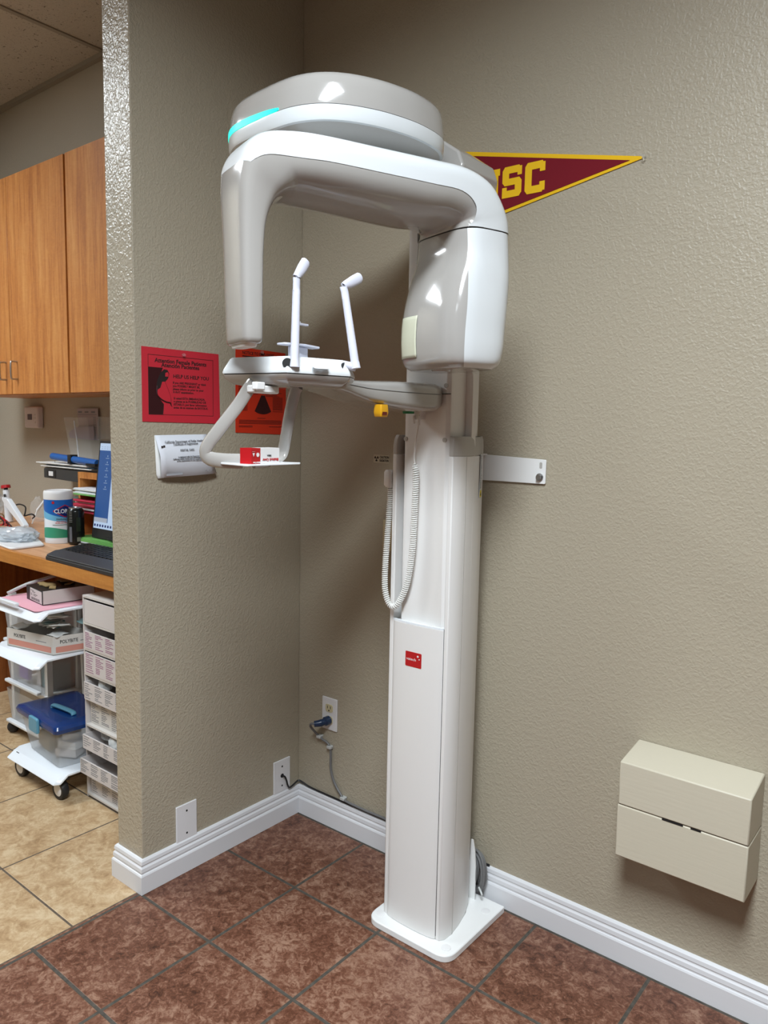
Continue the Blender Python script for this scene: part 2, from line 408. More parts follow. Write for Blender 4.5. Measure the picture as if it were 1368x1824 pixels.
# column housing: U-shaped plan, closed by the front cover below
CXc = .715
def mirror(h): return h+[(2*CXc-x, y) for x, y in reversed(h)]
half = [(.765, -.062), (.785, -.095), (.802, -.14), (.814, -.19), (.820, -.235), (.818, -.262), (.809, -.277), (.797, -.277), (.797, -.13)]
outl = mirror(half)
link('column_housing', prism(outl, .02, 1.312), M_col, XR, bevel=.002)
hc = [(CXc+(x-CXc)*1.004, y) for x, y in half[:-1]]+[(.797, -.13)]
def cap_rings():
    pts = mirror(hc); c = Vector((CXc, -.15))
    R = []
    for z, s, d in ((1.312, 1.0, 0), (1.335, 1.0, 0), (1.352, .985, .006), (1.362, .955, .014)):
        ring = []
        for (x, y) in pts:
            if abs(x-CXc) < .0821 and y < -.1: ring.append((x, max(y, -.276+d) if y < -.2 else y, z)); continue
            ring.append((CXc+(x-CXc)*s, -.15+(y+.15)*s, z))
        R.append(ring)
    return R
link('housing_cap', loft(cap_rings()), M_cap, XR, bevel=.002)
# thin seams on the right flank of the housing
link('flank_seam', B(.8190, .8202, -.2305, -.2292, .02, 1.31), M_cap, XR, smooth=False)
# front cover with a bowed front and the bright upper lip
fc = [(.797, -.20)]+[(CXc+.082*math.cos(a), -.277-.010*math.sin(a)) for a in [PI*k/12 for k in range(13)]]+[(.633, -.20)]
fcv = link('front_cover', prism(fc, .021, .868), M_col, XR, bevel=.0012)
lip = [(CXc+.082*math.cos(a), -.277-.010*math.sin(a)) for a in [PI*k/12 for k in range(13)]]+[(CXc+.082*math.cos(a)*.97, -.270-.010*math.sin(a)) for a in [PI*k/12 for k in range(12, -1, -1)]]
link('upper_lip', prism(lip, .868, .873), M_white_gl, fcv)
link('gap_line', B(.7972, .7985, -.277, -.2765, .03, .87), M_dark, fcv, smooth=False)
bd = link('maker_badge', prism(rpoly([(.684, .755), (.736, .755), (.736, .795), (.684, .795)], .003), 0, .0012, BW(0, 0, -.2862)), M_red, XR); bd['label'] = 'red maker badge'
text('badge_lettering', 'vatech', .0105, bd, M_white, BW(.6875, .772, -.2875), xs=1.15)
bm = bmesh.new()
for dx, dz, rr in ((.7245, .786, .0028), (.7292, .7788, .0016)): cyl((dx, -.2874, dz), (dx, -.2880, dz), rr, seg=14, bm=bm)
link('badge_dots', bm, M_white, bd)
# sliding column in the slot, up to the head
sl = [(.646, -.14), (.646, -.258), (.652, -.268), (.664, -.270), (.690, -.262), (.725, -.262), (.760, -.266), (.780, -.270), (.790, -.264), (.793, -.254), (.793, -.14)]
slide = link('sliding_column', prism(sl, .6, 1.97), M_col, XR, bevel=.0015)
bm = bmesh.new()
for x, z in ((.778, 1.487), (.656, 1.352), (.778, 1.352)): link('screw_cap', cyl((x, -.268, z), (x, -.2718, z), .0058, seg=18), M_cap, slide)
link('front_slit', B(.764, .793, -.2712, -.2690, 1.4655, 1.4672), M_dark, slide, smooth=False)
cp = rpoly([(.655, .9), (.812, .9), (.812, 1.528), (.655, 1.528)], [0, 0, .018, .018])
link('carriage_plate', prism([(x, z) for x, z in cp], 0, .022, basis((0, -.178, 0), (1, 0, 0), (0, 0, 1))), M_col, XR, bevel=.002)
link('column_spine', B(.660, .722, -.09, -.025, .02, 1.30), M_base, XR)
bm = prism([(.786, .02), (.786, .12), (.781, .17), (.774, .20), (.768, .20), (.760, .02)], 0, .004, basis((0, -.058, 0), (1, 0, 0), (0, 0, 1)))
link('spine_cheek', bm, M_base, XR)
# labels on the flank
bm = bmesh.new(); mS = basis((.8035, -.139, 1.20), (-.35, .94, 0), (0, 0, 1))
strip(bm, 0, .024, .0, .115, mS, .0008)
lb = link('rating_label', bm, newmat('silver_label', srgb(196, 198, 200), .35), XR, smooth=False)
bm = bmesh.new()
for k in range(22): strip(bm, .003+random.random()*.002, .012+random.random()*.009, .026+k*.004, .0275+k*.004, mS @ Matrix.Translation((0, 0, .0009)), .0003)
link('label_print', bm, M_dgrey, lb, smooth=False)
bm = bmesh.new(); strip(bm, .002, .022, .002, .020, mS @ Matrix.Translation((0, 0, .0009)), .0004)
link('warning_patch', bm, newmat('warning_yellow', srgb(216, 196, 40), .5), lb, smooth=False)
bm = bmesh.new(); prism([(.006, .006), (.018, .006), (.012, .017)], 0, .0002, mS @ Matrix.Translation((0, 0, .0014)), bm)
link('warning_triangle', bm, M_ink, lb, smooth=False)
# wall bracket
bm = bmesh.new()
br = rpoly([(.70, 1.238), (.926, 1.238), (.926, 1.303), (.70, 1.312)], [.001, .004, .004, .001])
prism(br, 0, .004, BW(0, 0, -.003), bm)
wb = link('wall_bracket', bm, M_base, XR, bevel=.0008, seg=1)
link('bracket_flange', B(.70, .742, -.060, -.003, 1.3095, 1.313), M_base, wb)
link('bracket_slot', prism(rpoly([(.9075, 1.279), (.9155, 1.279), (.9155, 1.296), (.9075, 1.296)], .0038), 0, .0004, BW(0, 0, -.0071)), M_cap, wb)
bm = bmesh.new(); cyl((.910, -.007, 1.256), (.910, -.010, 1.256), .0105, seg=20, bm=bm); cyl((.910, -.010, 1.256), (.910, -.018, 1.256), .0078, seg=6, bm=bm)
link('bolt', bm, M_steel, wb, ang=25)

# chin-rest arm from the column
def superring(c, ax, bx, a, b, n=4., k=28):
    out = []
    for i in range(k):
        t = 2*PI*i/k; ct, st = math.cos(t), math.sin(t)
        out.append(Vector(c)+ax*(a*math.copysign(abs(ct)**(2/n), ct))+bx*(b*math.copysign(abs(st)**(2/n), st)))
    return out
ARM = [  # y, x centre, half width, z bottom, z top
    (-.262, .712, .052, 1.431, 1.488), (-.285, .712, .060, 1.423, 1.492), (-.31, .712, .064, 1.421, 1.492), (-.36, .711, .064, 1.421, 1.491), (-.44, .710, .062, 1.425, 1.489),
    (-.50, .709, .060, 1.431, 1.486), (-.55, .708, .057, 1.438, 1.484), (-.60, .708, .056, 1.449, 1.483), (-.66, .710, .058, 1.458, 1.483), (-.71, .712, .06, 1.462, 1.483)]
def armsec(z_lo, z_hi, sc):
    st = catmull([Vector((a, b, c)) for a, b, c, *_ in ARM], 4); st2 = catmull([Vector((a[3], a[4], 0)) for a in ARM], 4)
    rings = []
    for p, q in zip(st, st2):
        lo, hi = q[0], q[1]; sp = lo+(hi-lo)*.60
        a, b = (lo, sp) if z_lo else (sp, hi)
        rings.append((p, a, b))
    return rings
X_, Y_, Z_ = Vector((1, 0, 0)), Vector((0, 1, 0)), Vector((0, 0, 1))
rr = [superring((p[1], p[0], (q[0]+q[1])/2), X_, Z_, p[2], (q[1]-q[0])/2, 4.5) for p, q in zip(catmull([(a, b, c) for a, b, c, *_ in ARM], 4), catmull([(a[3], a[4], 0) for a in ARM], 4))]
arm = link('chin_rest_arm', loft(rr), M_gray, XR, ang=60)
rr = [superring((p[1], p[0], q[0]+(q[1]-q[0])*.60), X_, Z_, p[2]+.0006, .0006, 30) for p, q in zip(catmull([(a, b, c) for a, b, c, *_ in ARM[1:]], 4), catmull([(a[3], a[4], 0) for a in ARM[1:]], 4))]
link('seam', loft(rr), M_dgrey, arm)
kn = link('alignment_knob', loft([superring((.762, -.505, z), X_, Y_, s, s*1.15, 6) for z, s in ((1.432, .011), (1.424, .012), (1.414, .0125), (1.405, .011), (1.404, .010))]), M_yellow, arm); kn['label'] = 'yellow knob'
link('knob_recess', B(.7665, .7748, -.515, -.499, 1.4085, 1.4155), newmat('dark_red_recess', srgb(96, 24, 14), .5), kn)
gl = link('release_button', lathe([(.014, 1.416), (.015, 1.419), (.015, 1.424)], .700, -.320, 24), M_green, arm); gl['label'] = 'green button'
bm = bmesh.new(); box(bm, .704, .722, -.300, -.275, 1.402, 1.424); box(bm, .704, .707, -.306, -.298, 1.392, 1.412); box(bm, .718, .722, -.306, -.298, 1.388, 1.412)
link('cord_hook', bm, M_white, XR, bevel=.001)

# chin rest body
CH = [(.643, -.864), (.797, -.833), (.838, -.697), (.800, -.640), (.668, -.655), (.602, -.760)]
cc = Vector((sum(p[0] for p in CH)/6, sum(p[1] for p in CH)/6))
def chring(s, z, rad=.007): return [Vector((cc.x+(x-cc.x)*s, cc.y+(y-cc.y)*s, z)) for x, y in rpoly(CH, rad, 5)]
chin = link('chin_rest', loft([chring(.995, 1.4805), chring(1.0, 1.483), chring(.985, 1.489), chring(.90, 1.509), chring(.87, 1.5125), chring(.80, 1.5135)]), M_shell, XR, ang=50)
link('lower_tray', loft([chring(.70, 1.4575), chring(.85, 1.4605), chring(.97, 1.472), chring(.995, 1.4785)]), M_gray, chin, ang=50)
link('seam', loft([chring(.975, 1.4775), chring(.975, 1.4815)]), M_dark, chin)
bm = bmesh.new()
link('keypad', prism(rpoly([(0, 0), (.036, 0), (.036, .016), (0, .016)], .007), 0, .001, basis((.8205, -.787, 1.4905), (.289, .957, 0), (-.35, .1, .93))), M_white_gl, chin)
# temple rods
def rod(base, top, tip, ball):
    bm = bmesh.new(); b, t = Vector(base), Vector(top)
    cyl(b, t, .0085, .0075, 20, bm)
    rd = link('temple_rod', bm, M_rod, chin)
    bm = bmesh.new()
    d = (t-b).normalized(); k = t+d*.024; e = Vector(tip)
    tube([t-d*.002, t+d*.012, k, k+(e-k)*.35, k+(e-k)*.7, e-(e-k)*.0], lambda q: .0082 if q < .45 else (.0082+.0028*math.sin(min(1, (q-.45)/.3)*PI/2) if q < .97 else .0085), 16, 4, bm, ry=.0052, nfix=Vector((0, .3, 1)))
    link('rod_tip', bm, M_rod, rd)
    bm = bmesh.new(); cyl(b-d*.006, b+Vector((-.018, .012, .001)) if ball == 0 else b+Vector((-.022, -.012, .0)), .0085, .0075, 16, bm); cyl(b-d*.0085, b+d*.005, .010, .0088, 18, bm)
    link('pivot', bm, M_rod, rd)
rod((.800, -.816, 1.500), (.800, -.812, 1.636), (.801, -.787, 1.693), 0)
rod((.842, -.688, 1.505), (.823, -.698, 1.634), (.824, -.655, 1.682), 1)
bm = bmesh.new(); cyl((.786, -.822, 1.4985), (.7945, -.829, 1.4985), .0095, seg=20, bm=bm); link('rod_socket', bm, M_dark, chin)
bm = bmesh.new(); cyl((.820, -.705, 1.4985), (.8275, -.703, 1.4985), .0095, seg=20, bm=bm); link('rod_socket', bm, M_dark, chin)
# chin support and bite rod
bm = bmesh.new(); box(bm, .735, .750, -.772, -.728, 1.505, 1.539)
cs = link('chin_support', bm, M_rod, chin, bevel=.003)
link('chin_plate', prism(rpoly([(.725, -.795), (.752, -.795), (.764, -.75), (.752, -.695), (.725, -.695), (.735, -.75)], .006), 1.539, 1.543), M_rod, cs, bevel=.001)
bm = bmesh.new(); cyl((.745, -.752, 1.543), (.745, -.752, 1.582), .0016, seg=8, bm=bm); box(bm, .741, .749, -.757, -.727, 1.5815, 1.5855); box(bm, .741, .749, -.757, -.749, 1.5855, 1.588)
link('bite_block', bm, M_rod, cs, bevel=.0008)
# hand grips and their tray
def grip(pts, rad=.007):
    return link('hand_grip', tube(pts, rad, 16, 6, ry=.015, nfix=Vector((.1, -1, 0))), M_gray, chin)
grip([(.722, -.850, 1.462), (.712, -.854, 1.450), (.690, -.862, 1.418), (.652, -.880, 1.368), (.628, -.888, 1.338), (.622, -.889, 1.322), (.632, -.886, 1.312), (.66, -.878, 1.3085), (.70, -.860, 1.3085)])
grip([(.735, -.742, 1.462), (.727, -.742, 1.450), (.712, -.741, 1.410), (.699, -.740, 1.360), (.690, -.738, 1.332), (.688, -.742, 1.318), (.688, -.752, 1.3105), (.690, -.775, 1.3085), (.700, -.83, 1.3085)])
link('accessory_tray', prism(rpoly([(.662, -.884), (.755, -.896), (.747, -.742), (.652, -.762)], .006), 1.3015, 1.3055), M_white_gl, chin, bevel=.001)
bm = bmesh.new(); box(bm, .715, .742, -.862, -.800, 1.442, 1.457); gt = link('under_bracket', bm, M_white, chin, bevel=.003)
link('clip', B(.742, .756, -.872, -.850, 1.447, 1.462), M_white, gt, bevel=.002)

# rotating arm (C-shaped gantry)
GA = math.radians(18); RC = Vector((.79, -.72, 0)); G = Vector((math.sin(GA), math.cos(GA), 0)); NV = Vector((math.cos(GA), -math.sin(GA), 0))
def gp(u_, v_, z_): return RC+G*u_+NV*v_+Vector((0, 0, z_))
def gring(O, I, hw, b, part, n=4.2, k=26, sc=1., nin=None):
    """O outer, I inner point (u,z). part: all / outer / inner. b: split position, +1 outer .. -1 inner"""
    o_, i_ = Vector(O), Vector(I); c = (o_+i_)/2; d = (o_-i_)/2; out = []
    tb = math.acos(math.copysign(min(1, abs(b))**(n/2), b)) if part != 'all' else PI
    if part == 'outer': ts = [-tb+2*tb*i/(k-1) for i in range(k)]
    elif part == 'inner': ts = [tb+(2*PI-2*tb)*i/(k-1) for i in range(k)]
    else: ts = [2*PI*i/k for i in range(k)]
    for t in ts:
        ct, st = math.cos(t), math.sin(t); m_ = nin if (nin and ct < 0) else n; s = math.copysign(abs(ct)**(2/m_), ct)*sc; v = math.copysign(abs(st)**(2/m_), st)*sc
        p = c+d*s; out.append(gp(p[0], hw*v, p[1]))
    return out
ST = [  # O(u,z), I(u,z), half width, split
    ((-.195, 1.540), (-.153, 1.540), .052, 1), ((-.198, 1.62), (-.153, 1.62), .054, 1), ((-.200, 1.70), (-.152, 1.70), .056, 1),
    ((-.202, 1.76), (-.147, 1.752), .060, 1), ((-.203, 1.815), (-.132, 1.787), .068, 1), ((-.196, 1.862), (-.112, 1.800), .080, .55), ((-.170, 1.896), (-.090, 1.803), .089, .12),
    ((-.120, 1.910), (-.070, 1.804), .093, .0), ((-.05, 1.917), (-.03, 1.804), .096, .0), ((.08, 1.920), (.07, 1.803), .10, .0), ((.19, 1.922), (.18, 1.802), .104, .0),
    ((.282, 1.922), (.230, 1.806), .105, -.05), ((.347, 1.902), (.255, 1.806), .105, -.25), ((.384, 1.864), (.266, 1.804), .105, -.55), ((.402, 1.83), (.271, 1.802), .104, -.74), ((.408, 1.799), (.273, 1.799), .104, -.82)]
def dense(ST_, k=5):
    A = catmull([(a[0][0], a[0][1], a[2]) for a in ST_], k); Bq = catmull([(a[1][0], a[1][1], a[3]) for a in ST_], k)
    return [((p[0], p[1]), (q[0], q[1]), p[2], max(-.97, min(1, q[2]))) for p, q in zip(A, Bq)]
D = dense(ST)
K0 = 5*5-2
# detector: bottom end rounded
det_end = [((-.190, 1.530), (-.158, 1.530), .046, 1), ((-.1935, 1.533), (-.1545, 1.533), .0505, 1)]
GT = link('rotating_arm', loft([gring(*s[:3], s[3], 'all') for s in det_end+D[:K0+1]], cap1=False), M_gray, XR, ang=50)
GT['label'] = 'warm grey detector end'
DL = D[K0-1:]; nL = len(DL)
link('beam_lining', loft([gring(*s[:3], 0, 'all', sc=.992, k=40, nin=4.2-1.9*min(1, q_/8, (nL-1-q_)/10)) for q_, s in enumerate(DL)]), M_gray, GT, ang=50)
link('beam_shell', loft([gring(*s[:3], s[3], 'outer') for s in D[K0:]], closed=False, cap0=False, cap1=False), M_shell, GT, ang=50)
link('detector_foot', loft([gring((-.188, z), (-.161, z), w, 1, 'all') for z, w in ((1.5245, .036), (1.531, .042))]), M_white, GT)
# panel seam on the detector's flank
bm = bmesh.new(); tube([gp(-.196, .0585, 1.815), gp(-.190, .0548, 1.74), gp(-.183, .0527, 1.66), gp(-.176, .0500, 1.58), gp(-.172, .0465, 1.54)], .0006, 6, 4, bm)
link('panel_seam', bm, M_dgrey, GT)
# tube housing
TS = [((.409, 1.796), (.272, 1.796), .105, -.82), ((.413, 1.75), (.268, 1.75), .107, -.78), ((.414, 1.70), (.252, 1.70), .112, -.68), ((.409, 1.64), (.238, 1.64), .116, -.60),
      ((.404, 1.59), (.234, 1.59), .117, -.60), ((.400, 1.55), (.236, 1.55), .117, -.62), ((.392, 1.522), (.242, 1.522), .113, -.62), ((.378, 1.510), (.257, 1.510), .100, -.62)]
TD = dense(TS, 5)
th = link('tube_housing', loft([gring(*s[:3], 0, 'all', sc=.993, n=3.6) for s in TD]), M_gray, XR, ang=50)
link('housing_shell', loft([gring(*s[:3], s[3], 'outer', n=3.6) for s in TD], closed=False, cap0=False, cap1=False), M_shell, th, ang=50)
link('split_gap', loft([gring((.402, z), (.279, z), .099, 0, 'all') for z in (1.790, 1.804)]), M_dark, th)
bm = bmesh.new()
def tsurf(v_, z_):
    k = min(range(len(TD)), key=lambda i: abs(TD[i][1][1]-z_)); d0 = TD[k]; c_ = (d0[0][0]+d0[1][0])/2; h_ = (d0[0][0]-d0[1][0])/2*.993
    return gp(c_-h_*(1-abs(v_/(d0[2]*.993))**3.6)**(1/3.6)-.0012, v_, z_)
rows = [[tsurf(-.082+(.066)*i/12+(1.62-z)*-.03, z) for i in range(13)] for z in [1.535+.09*k/12 for k in range(13)]]
vs = [[bm.verts.new(p) for p in row] for row in rows]
for a in range(12):
    for b in range(12): bm.faces.new((vs[a][b], vs[a][b+1], vs[a+1][b+1], vs[a+1][b]))
bwn = link('beam_window', bm, M_window, th); md = bwn.modifiers.new('thick', 'SOLIDIFY'); md.thickness = .002; md.offset = 0
link('bottom_knob', lathe([(.020, 1.507), (.023, 1.510), (.023, 1.514)], gp(.30, -.01, 0).x, gp(.30, -.01, 0).y, 28), M_gray, th)

# fixed head above the gantry
HX = .668; HR = math.radians(-5.2)
hh = [(0, -.771), (.05, -.770), (.1, -.763), (.145, -.742), (.180, -.706), (.206, -.655), (.221, -.60), (.227, -.53), (.212, -.45), (.165, -.395), (.10, -.345), (.05, -.315), (0, -.305)]
hp = catmull([(x, y, 0) for x, y in hh]+[(-x, y, 0) for x, y in reversed(hh[1:-1])], 4, True)
hp = [Vector((p.x*math.cos(HR)-(p.y+.53)*math.sin(HR), -.53+p.x*math.sin(HR)+(p.y+.53)*math.cos(HR), 0)) for p in hp]; hc_ = Vector((0, -.53, 0))
def hring(s, z, dy=0): return [Vector((HX+(p.x)*s, -.53+(p.y+.53)*s+dy, z)) for p in hp]
head = link('upper_head', loft([hring(1.0, 1.992), hring(1.0, 2.0), hring(.988, 2.03), hring(.972, 2.045), hring(.945, 2.054), hring(.89, 2.060), hring(.7, 2.063)]), M_gray, XR, ang=50)
link('lower_rim', loft([hring(.968, 1.9625), hring(.99, 1.9632), hring(1.003, 1.970), hring(1.004, 1.9905)]), M_shell, head, ang=50)
link('underside', loft([hring(.30, 1.926), hring(.5, 1.929), hring(.7, 1.941), hring(.86, 1.953), hring(.967, 1.9630)]), M_gray, head, ang=50)
link('rim_seam', loft([hring(.996, 1.990), hring(.996, 1.9925)]), M_dgrey, head)
# status light, wrapped round the front left of the rim
n_h = len(hp); ids = [i for i in range(n_h) if hp[i].y < -.66 and -.205 < hp[i].x < .045]
ids.sort(key=lambda i: hp[i].x)
rings = []
for k_, i in enumerate(ids):
    q = k_/(len(ids)-1); hgt = .0098*math.sin(PI*min(1, max(.06, q*.94+.03)))**.5
    p = Vector((HX+hp[i].x*1.003, -.53+(hp[i].y+.53)*1.003, 0)); nrm = (p-Vector((HX, -.53, 0))).normalized()
    rings.append([p-nrm*.004+Z_*(1.9935-hgt*.4), p+nrm*.0012+Z_*(1.9935-hgt*.4), p+nrm*.0012+Z_*(1.9935+hgt), p-nrm*.004+Z_*(1.9935+hgt)])
sl_ = link('status_light', loft(rings), M_led, head); sl_['label'] = 'glowing turquoise light strip'
link('pivot', lathe([(.045, 1.905), (.045, 1.945)], .70, -.60, 32), M_dark, head)
# column head linking the mast with the upper head
ch_ = rpoly([(.60, 1.90), (.835, 1.90), (.848, 1.985), (.835, 2.018), (.775, 2.06), (.62, 2.06), (.595, 2.02)], [.01, .01, .02, .02, .03, .03, .01])
link('column_head', prism(ch_, 0, .16, basis((0, -.17, 0), (1, 0, 0), (0, 0, 1))), M_gray, XR, bevel=.006, seg=3)

# exposure switch with coiled cord
def smoothpath(pts, k): return catmull(pts, k)
pth = [(.712, -.288, 1.404), (.706, -.287, 1.38), (.699, -.286, 1.34), (.695, -.284, 1.305), (.697, -.283, 1.29)]
cd = link('exposure_cord', tube(pth, .0022, 8, 6), M_coil, XR)
cpth = catmull([(.697, -.283, 1.290), (.701, -.283, 1.25), (.7005, -.284, 1.183), (.6965, -.285, 1.066), (.684, -.288, .976), (.660, -.295, .918), (.636, -.298, .912), (.619, -.298, .95), (.613, -.292, 1.011), (.610, -.282, 1.088), (.606, -.272, 1.14), (.602, -.262, 1.20), (.600, -.26, 1.225)], 24)
L_ = [0]
for a, b in zip(cpth, cpth[1:]): L_.append(L_[-1]+(b-a).length)
tot = L_[-1]; turns = int(tot/.0056); FR = frames(cpth); hel = []
def at(s):
    for i in range(len(L_)-1):
        if L_[i+1] >= s or i == len(L_)-2:
            q = (s-L_[i])/max(1e-9, L_[i+1]-L_[i]); return cpth[i].lerp(cpth[i+1], q), FR[i][1].lerp(FR[i+1][1], q).normalized(), FR[i][2].lerp(FR[i+1][2], q).normalized()
NS = turns*12
for i in range(NS+1):
    p, a, b = at(tot*i/NS); w = 2*PI*i/12; rr_ = .0066*min(1, i/18+.2)
    hel.append(p+a*rr_*math.cos(w)+b*rr_*math.sin(w))
link('coiled_section', tube(hel, .00215, 6, 0), M_coil, cd)
sw = link('hand_switch', loft([superring((.598, -.262, z), X_, Y_, a, a*1.1, 4) for z, a in ((1.222, .008), (1.228, .012), (1.262, .012), (1.268, .009))]), M_white, cd)

# ------------------------------------------------------------------ small box on the machine's tray
t = thing('small_carton', 'small white and red carton upside down on the machine tray', 'box', (.70, -.83, 1.3055))
mB = basis((.7475, -.878, 1.3058), (-.12, .993, 0), (-.993, -.12, 0))   # long side reads towards +y
cb = link('carton', prism([(0.0, 0), (.083, 0), (.083, .028), (0.0, .028)], 0, .030, mB), M_white, t, smooth=False)
rd = link('red_panel', prism([(-.0003, -.0003), (.026, -.0003), (.026, .0283), (-.0003, .0283)], -.0001, .0302, mB), M_red, t, smooth=False)
mF = basis((.7479, -.878, 1.3355), (.12, -.993, 0), (0, 0, -1))   # upside-down lettering on the long side
text('carton_lettering', 'Biteblock Cover', .0085, cb, M_red, mF @ Matrix.Translation((-.080, .020, .0003)), xs=.85)
text('carton_lettering', '500pcs', .0045, cb, M_dgrey, mF @ Matrix.Translation((-.058, .013, .0003)))
mF2 = basis((.7484, -.878, 1.3355), (.12, -.993, 0), (0, 0, -1))
text('carton_lettering', 'Biteblock Cover', .004, rd, M_white, mF2 @ Matrix.Translation((-.0245, .026, .0003)), xs=.75)
bm = bmesh.new(); prism([(-.009, .009), (-.003, .009), (-.006, .016)], 0, .0003, mF2, bm)
for k in range(3): strip(bm, -.010, -.002, .006-.0, .0066, mF2)
prism([(-.018+.0042*math.cos(a), .0125+.0042*math.sin(a)) for a in [2*PI*k/16 for k in range(16)]], 0, .0003, mF2, bm)
link('printed_symbols', bm, M_white, rd, smooth=False)

# ------------------------------------------------------------------ pennant
t = thing('felt_pennant', 'maroon and gold felt college pennant pinned to the back wall behind the machine', 'pennant', (.56, -.002, 2.043))
prism_pts = lambda pts, d0, d1, m: prism(pts, d0, d1, m)
tri = [(.56, 1.9225), (.56, 2.1638), (1.141, 2.0345), (1.141, 2.0295)]
link('gold_border', prism_pts(tri[::-1], 0, .002, BW(0, 0, -.001)), M_gold, t, smooth=False)
tri2 = [(.42, 1.906), (.42, 2.184), (1.111, 2.031)]
tri2 = [(.575, 1.9345), (1.111, 2.031), (.575, 2.1490)]
fl = link('maroon_field', prism_pts(tri2, 0, .0012, BW(0, 0, -.003)), M_maroon, t, smooth=False)
# U S C block letters
def glyph(name, pts, x0, x1, z0, z1, sh=0):
    P2 = [(x0+px*(x1-x0)+(pz-.5)*sh, z0+pz*(z1-z0)) for px, pz in pts]
    link(name, prism(P2, 0, .0012, BW(0, 0, -.0042)), M_gold, fl, smooth=False)
Cg = [(.12, 0), (.0, .12), (.0, .88), (.12, 1), (.86, 1), (.9, .95), (1, .95), (1, .66), (.74, .66), (.74, .76), (.34, .76), (.34, .24), (.74, .24), (.74, .34), (1, .34), (1, .05), (.9, .05), (.86, 0)]
Sg = [(0, 0), (0, .34), (.24, .34), (.24, .23), (.66, .23), (.66, .39), (.12, .39), (0, .5), (0, .88), (.12, 1), (.86, 1), (.9, .96), (1, .96), (1, .68), (.78, .68), (.78, .77), (.34, .77), (.34, .61), (.88, .61), (1, .5), (1, .12), (.88, 0), (.14, 0), (.1, .04), (.1, 0)]
Sg = Sg[:-2]
Ug = [(.14, 0), (.04, .12), (.04, .78), (-.04, .78), (-.04, 1), (.46, 1), (.46, .78), (.38, .78), (.38, .24), (.62, .24), (.62, .78), (.54, .78), (.54, 1), (1.04, 1), (1.04, .78), (.96, .78), (.96, .12), (.86, 0)]
glyph('letter_u', Ug, .692, .750, 1.999, 2.079, .0)
glyph('letter_s', Sg, .761, .819, 1.999, 2.079, .0)
glyph('letter_c', Cg, .829, .887, 1.998, 2.077, .0)
bm = bmesh.new(); cyl((1.1465, 0, 2.031), (1.1465, -.010, 2.031), .002, seg=10, bm=bm); cyl((1.1465, -.006, 2.031), (1.1475, -.017, 2.031), .0055, .0045, seg=16, bm=bm)
link('push_pin', bm, M_clear, t)

# ------------------------------------------------------------------ papers on the left wall
t = thing('red_notice_poster', 'red laminated notice asking female patients about pregnancy, on the left wall', 'poster', (.001, -.486, 1.385))
ps = link('sheet', prism([(-.621, 1.3838), (-.350, 1.3820), (-.355, 1.5905), (-.621, 1.5905)], .0005, .002, LW(0, 0)), M_posred, t, smooth=False)
bm = bmesh.new(); mm = LW(0, 0, .0021)
for q in ((-.601, -.376, 1.5695, 1.5707), (-.601, -.376, 1.4040, 1.4052), (-.6012, -.6000, 1.404, 1.5707), (-.3772, -.376, 1.404, 1.5707)): strip(bm, *q, mm)
link('printed_frame', bm, M_ink, ps, smooth=False)
link('picture_field', prism([(-.600, 1.4055), (-.555, 1.4055), (-.552, 1.44), (-.568, 1.47), (-.560, 1.52), (-.553, 1.536), (-.600, 1.536)], 0, .0003, mm), M_posdark, ps, smooth=False)
fig = bmesh.new()
prism([(-.578, 1.470), (-.572, 1.500), (-.562, 1.520), (-.550, 1.532), (-.538, 1.531), (-.532, 1.521), (-.536, 1.508), (-.545, 1.498), (-.556, 1.497), (-.562, 1.48)], .0003, .0006, mm, fig)
link('figure_hair', fig, M_ink, ps, smooth=False)
fig = bmesh.new()
prism([(-.572, 1.500), (-.560, 1.505), (-.548, 1.499), (-.538, 1.480), (-.528, 1.455), (-.527, 1.440), (-.531, 1.43), (-.527, 1.405), (-.552, 1.405), (-.552, 1.435), (-.574, 1.460), (-.575, 1.480)], .0003, .0005, mm, fig)
prism([(-.546, 1.512), (-.536, 1.512), (-.534, 1.520), (-.538, 1.525), (-.545, 1.522)], .0006, .0008, mm, fig)
link('figure_dress', fig, M_posred, ps, smooth=False)
fig = bmesh.new()
tube([Vector((.0026, a, b)) for a, b in ((-.573, 1.485), (-.574, 1.462), (-.562, 1.449), (-.545, 1.441), (-.531, 1.439))], .0022, 6, 4, fig)
tube([Vector((.0026, a, b)) for a, b in ((-.555, 1.40555), (-.553, 1.42), (-.552, 1.435))], .0008, 6, 4, fig)
tube([Vector((.0024, a, b)) for a, b in ((-.548, 1.499), (-.538, 1.480), (-.528, 1.455), (-.527, 1.44), (-.531, 1.43))], .0005, 6, 4, fig)
for k in range(5): tube([Vector((.0026, -.534+k*.0012, 1.441-k*.0015)), Vector((.0026, -.5265+k*.0006, 1.439-k*.0028))], .0007, 5, 0, fig)
link('figure_arm', fig, M_posdark, ps, smooth=False)
text('heading', 'Attention Female Patients', .0165, ps, M_ink, LW(-.490, 1.5505, .0021), 'CENTER', bold=.0004, xs=1.03)
text('heading', 'Atención Pacientes', .0165, ps, M_ink, LW(-.492, 1.5385, .0021), 'CENTER', bold=.0004, xs=1.03)
text('heading', 'HELP US HELP YOU', .0145, ps, M_ink, LW(-.455, 1.510, .0021), 'CENTER', xs=1.02, bold=.0003)
for k, s_ in enumerate(('If you ARE PREGNANT or think', 'you POSSIBLY MIGHT BE,', 'please inform us prior to your', 'X-RAY examination.')):
    text('notice_text', s_, .0088, ps, M_ink, LW(-.520, 1.4935-k*.0088, .0021), bold=.0002)
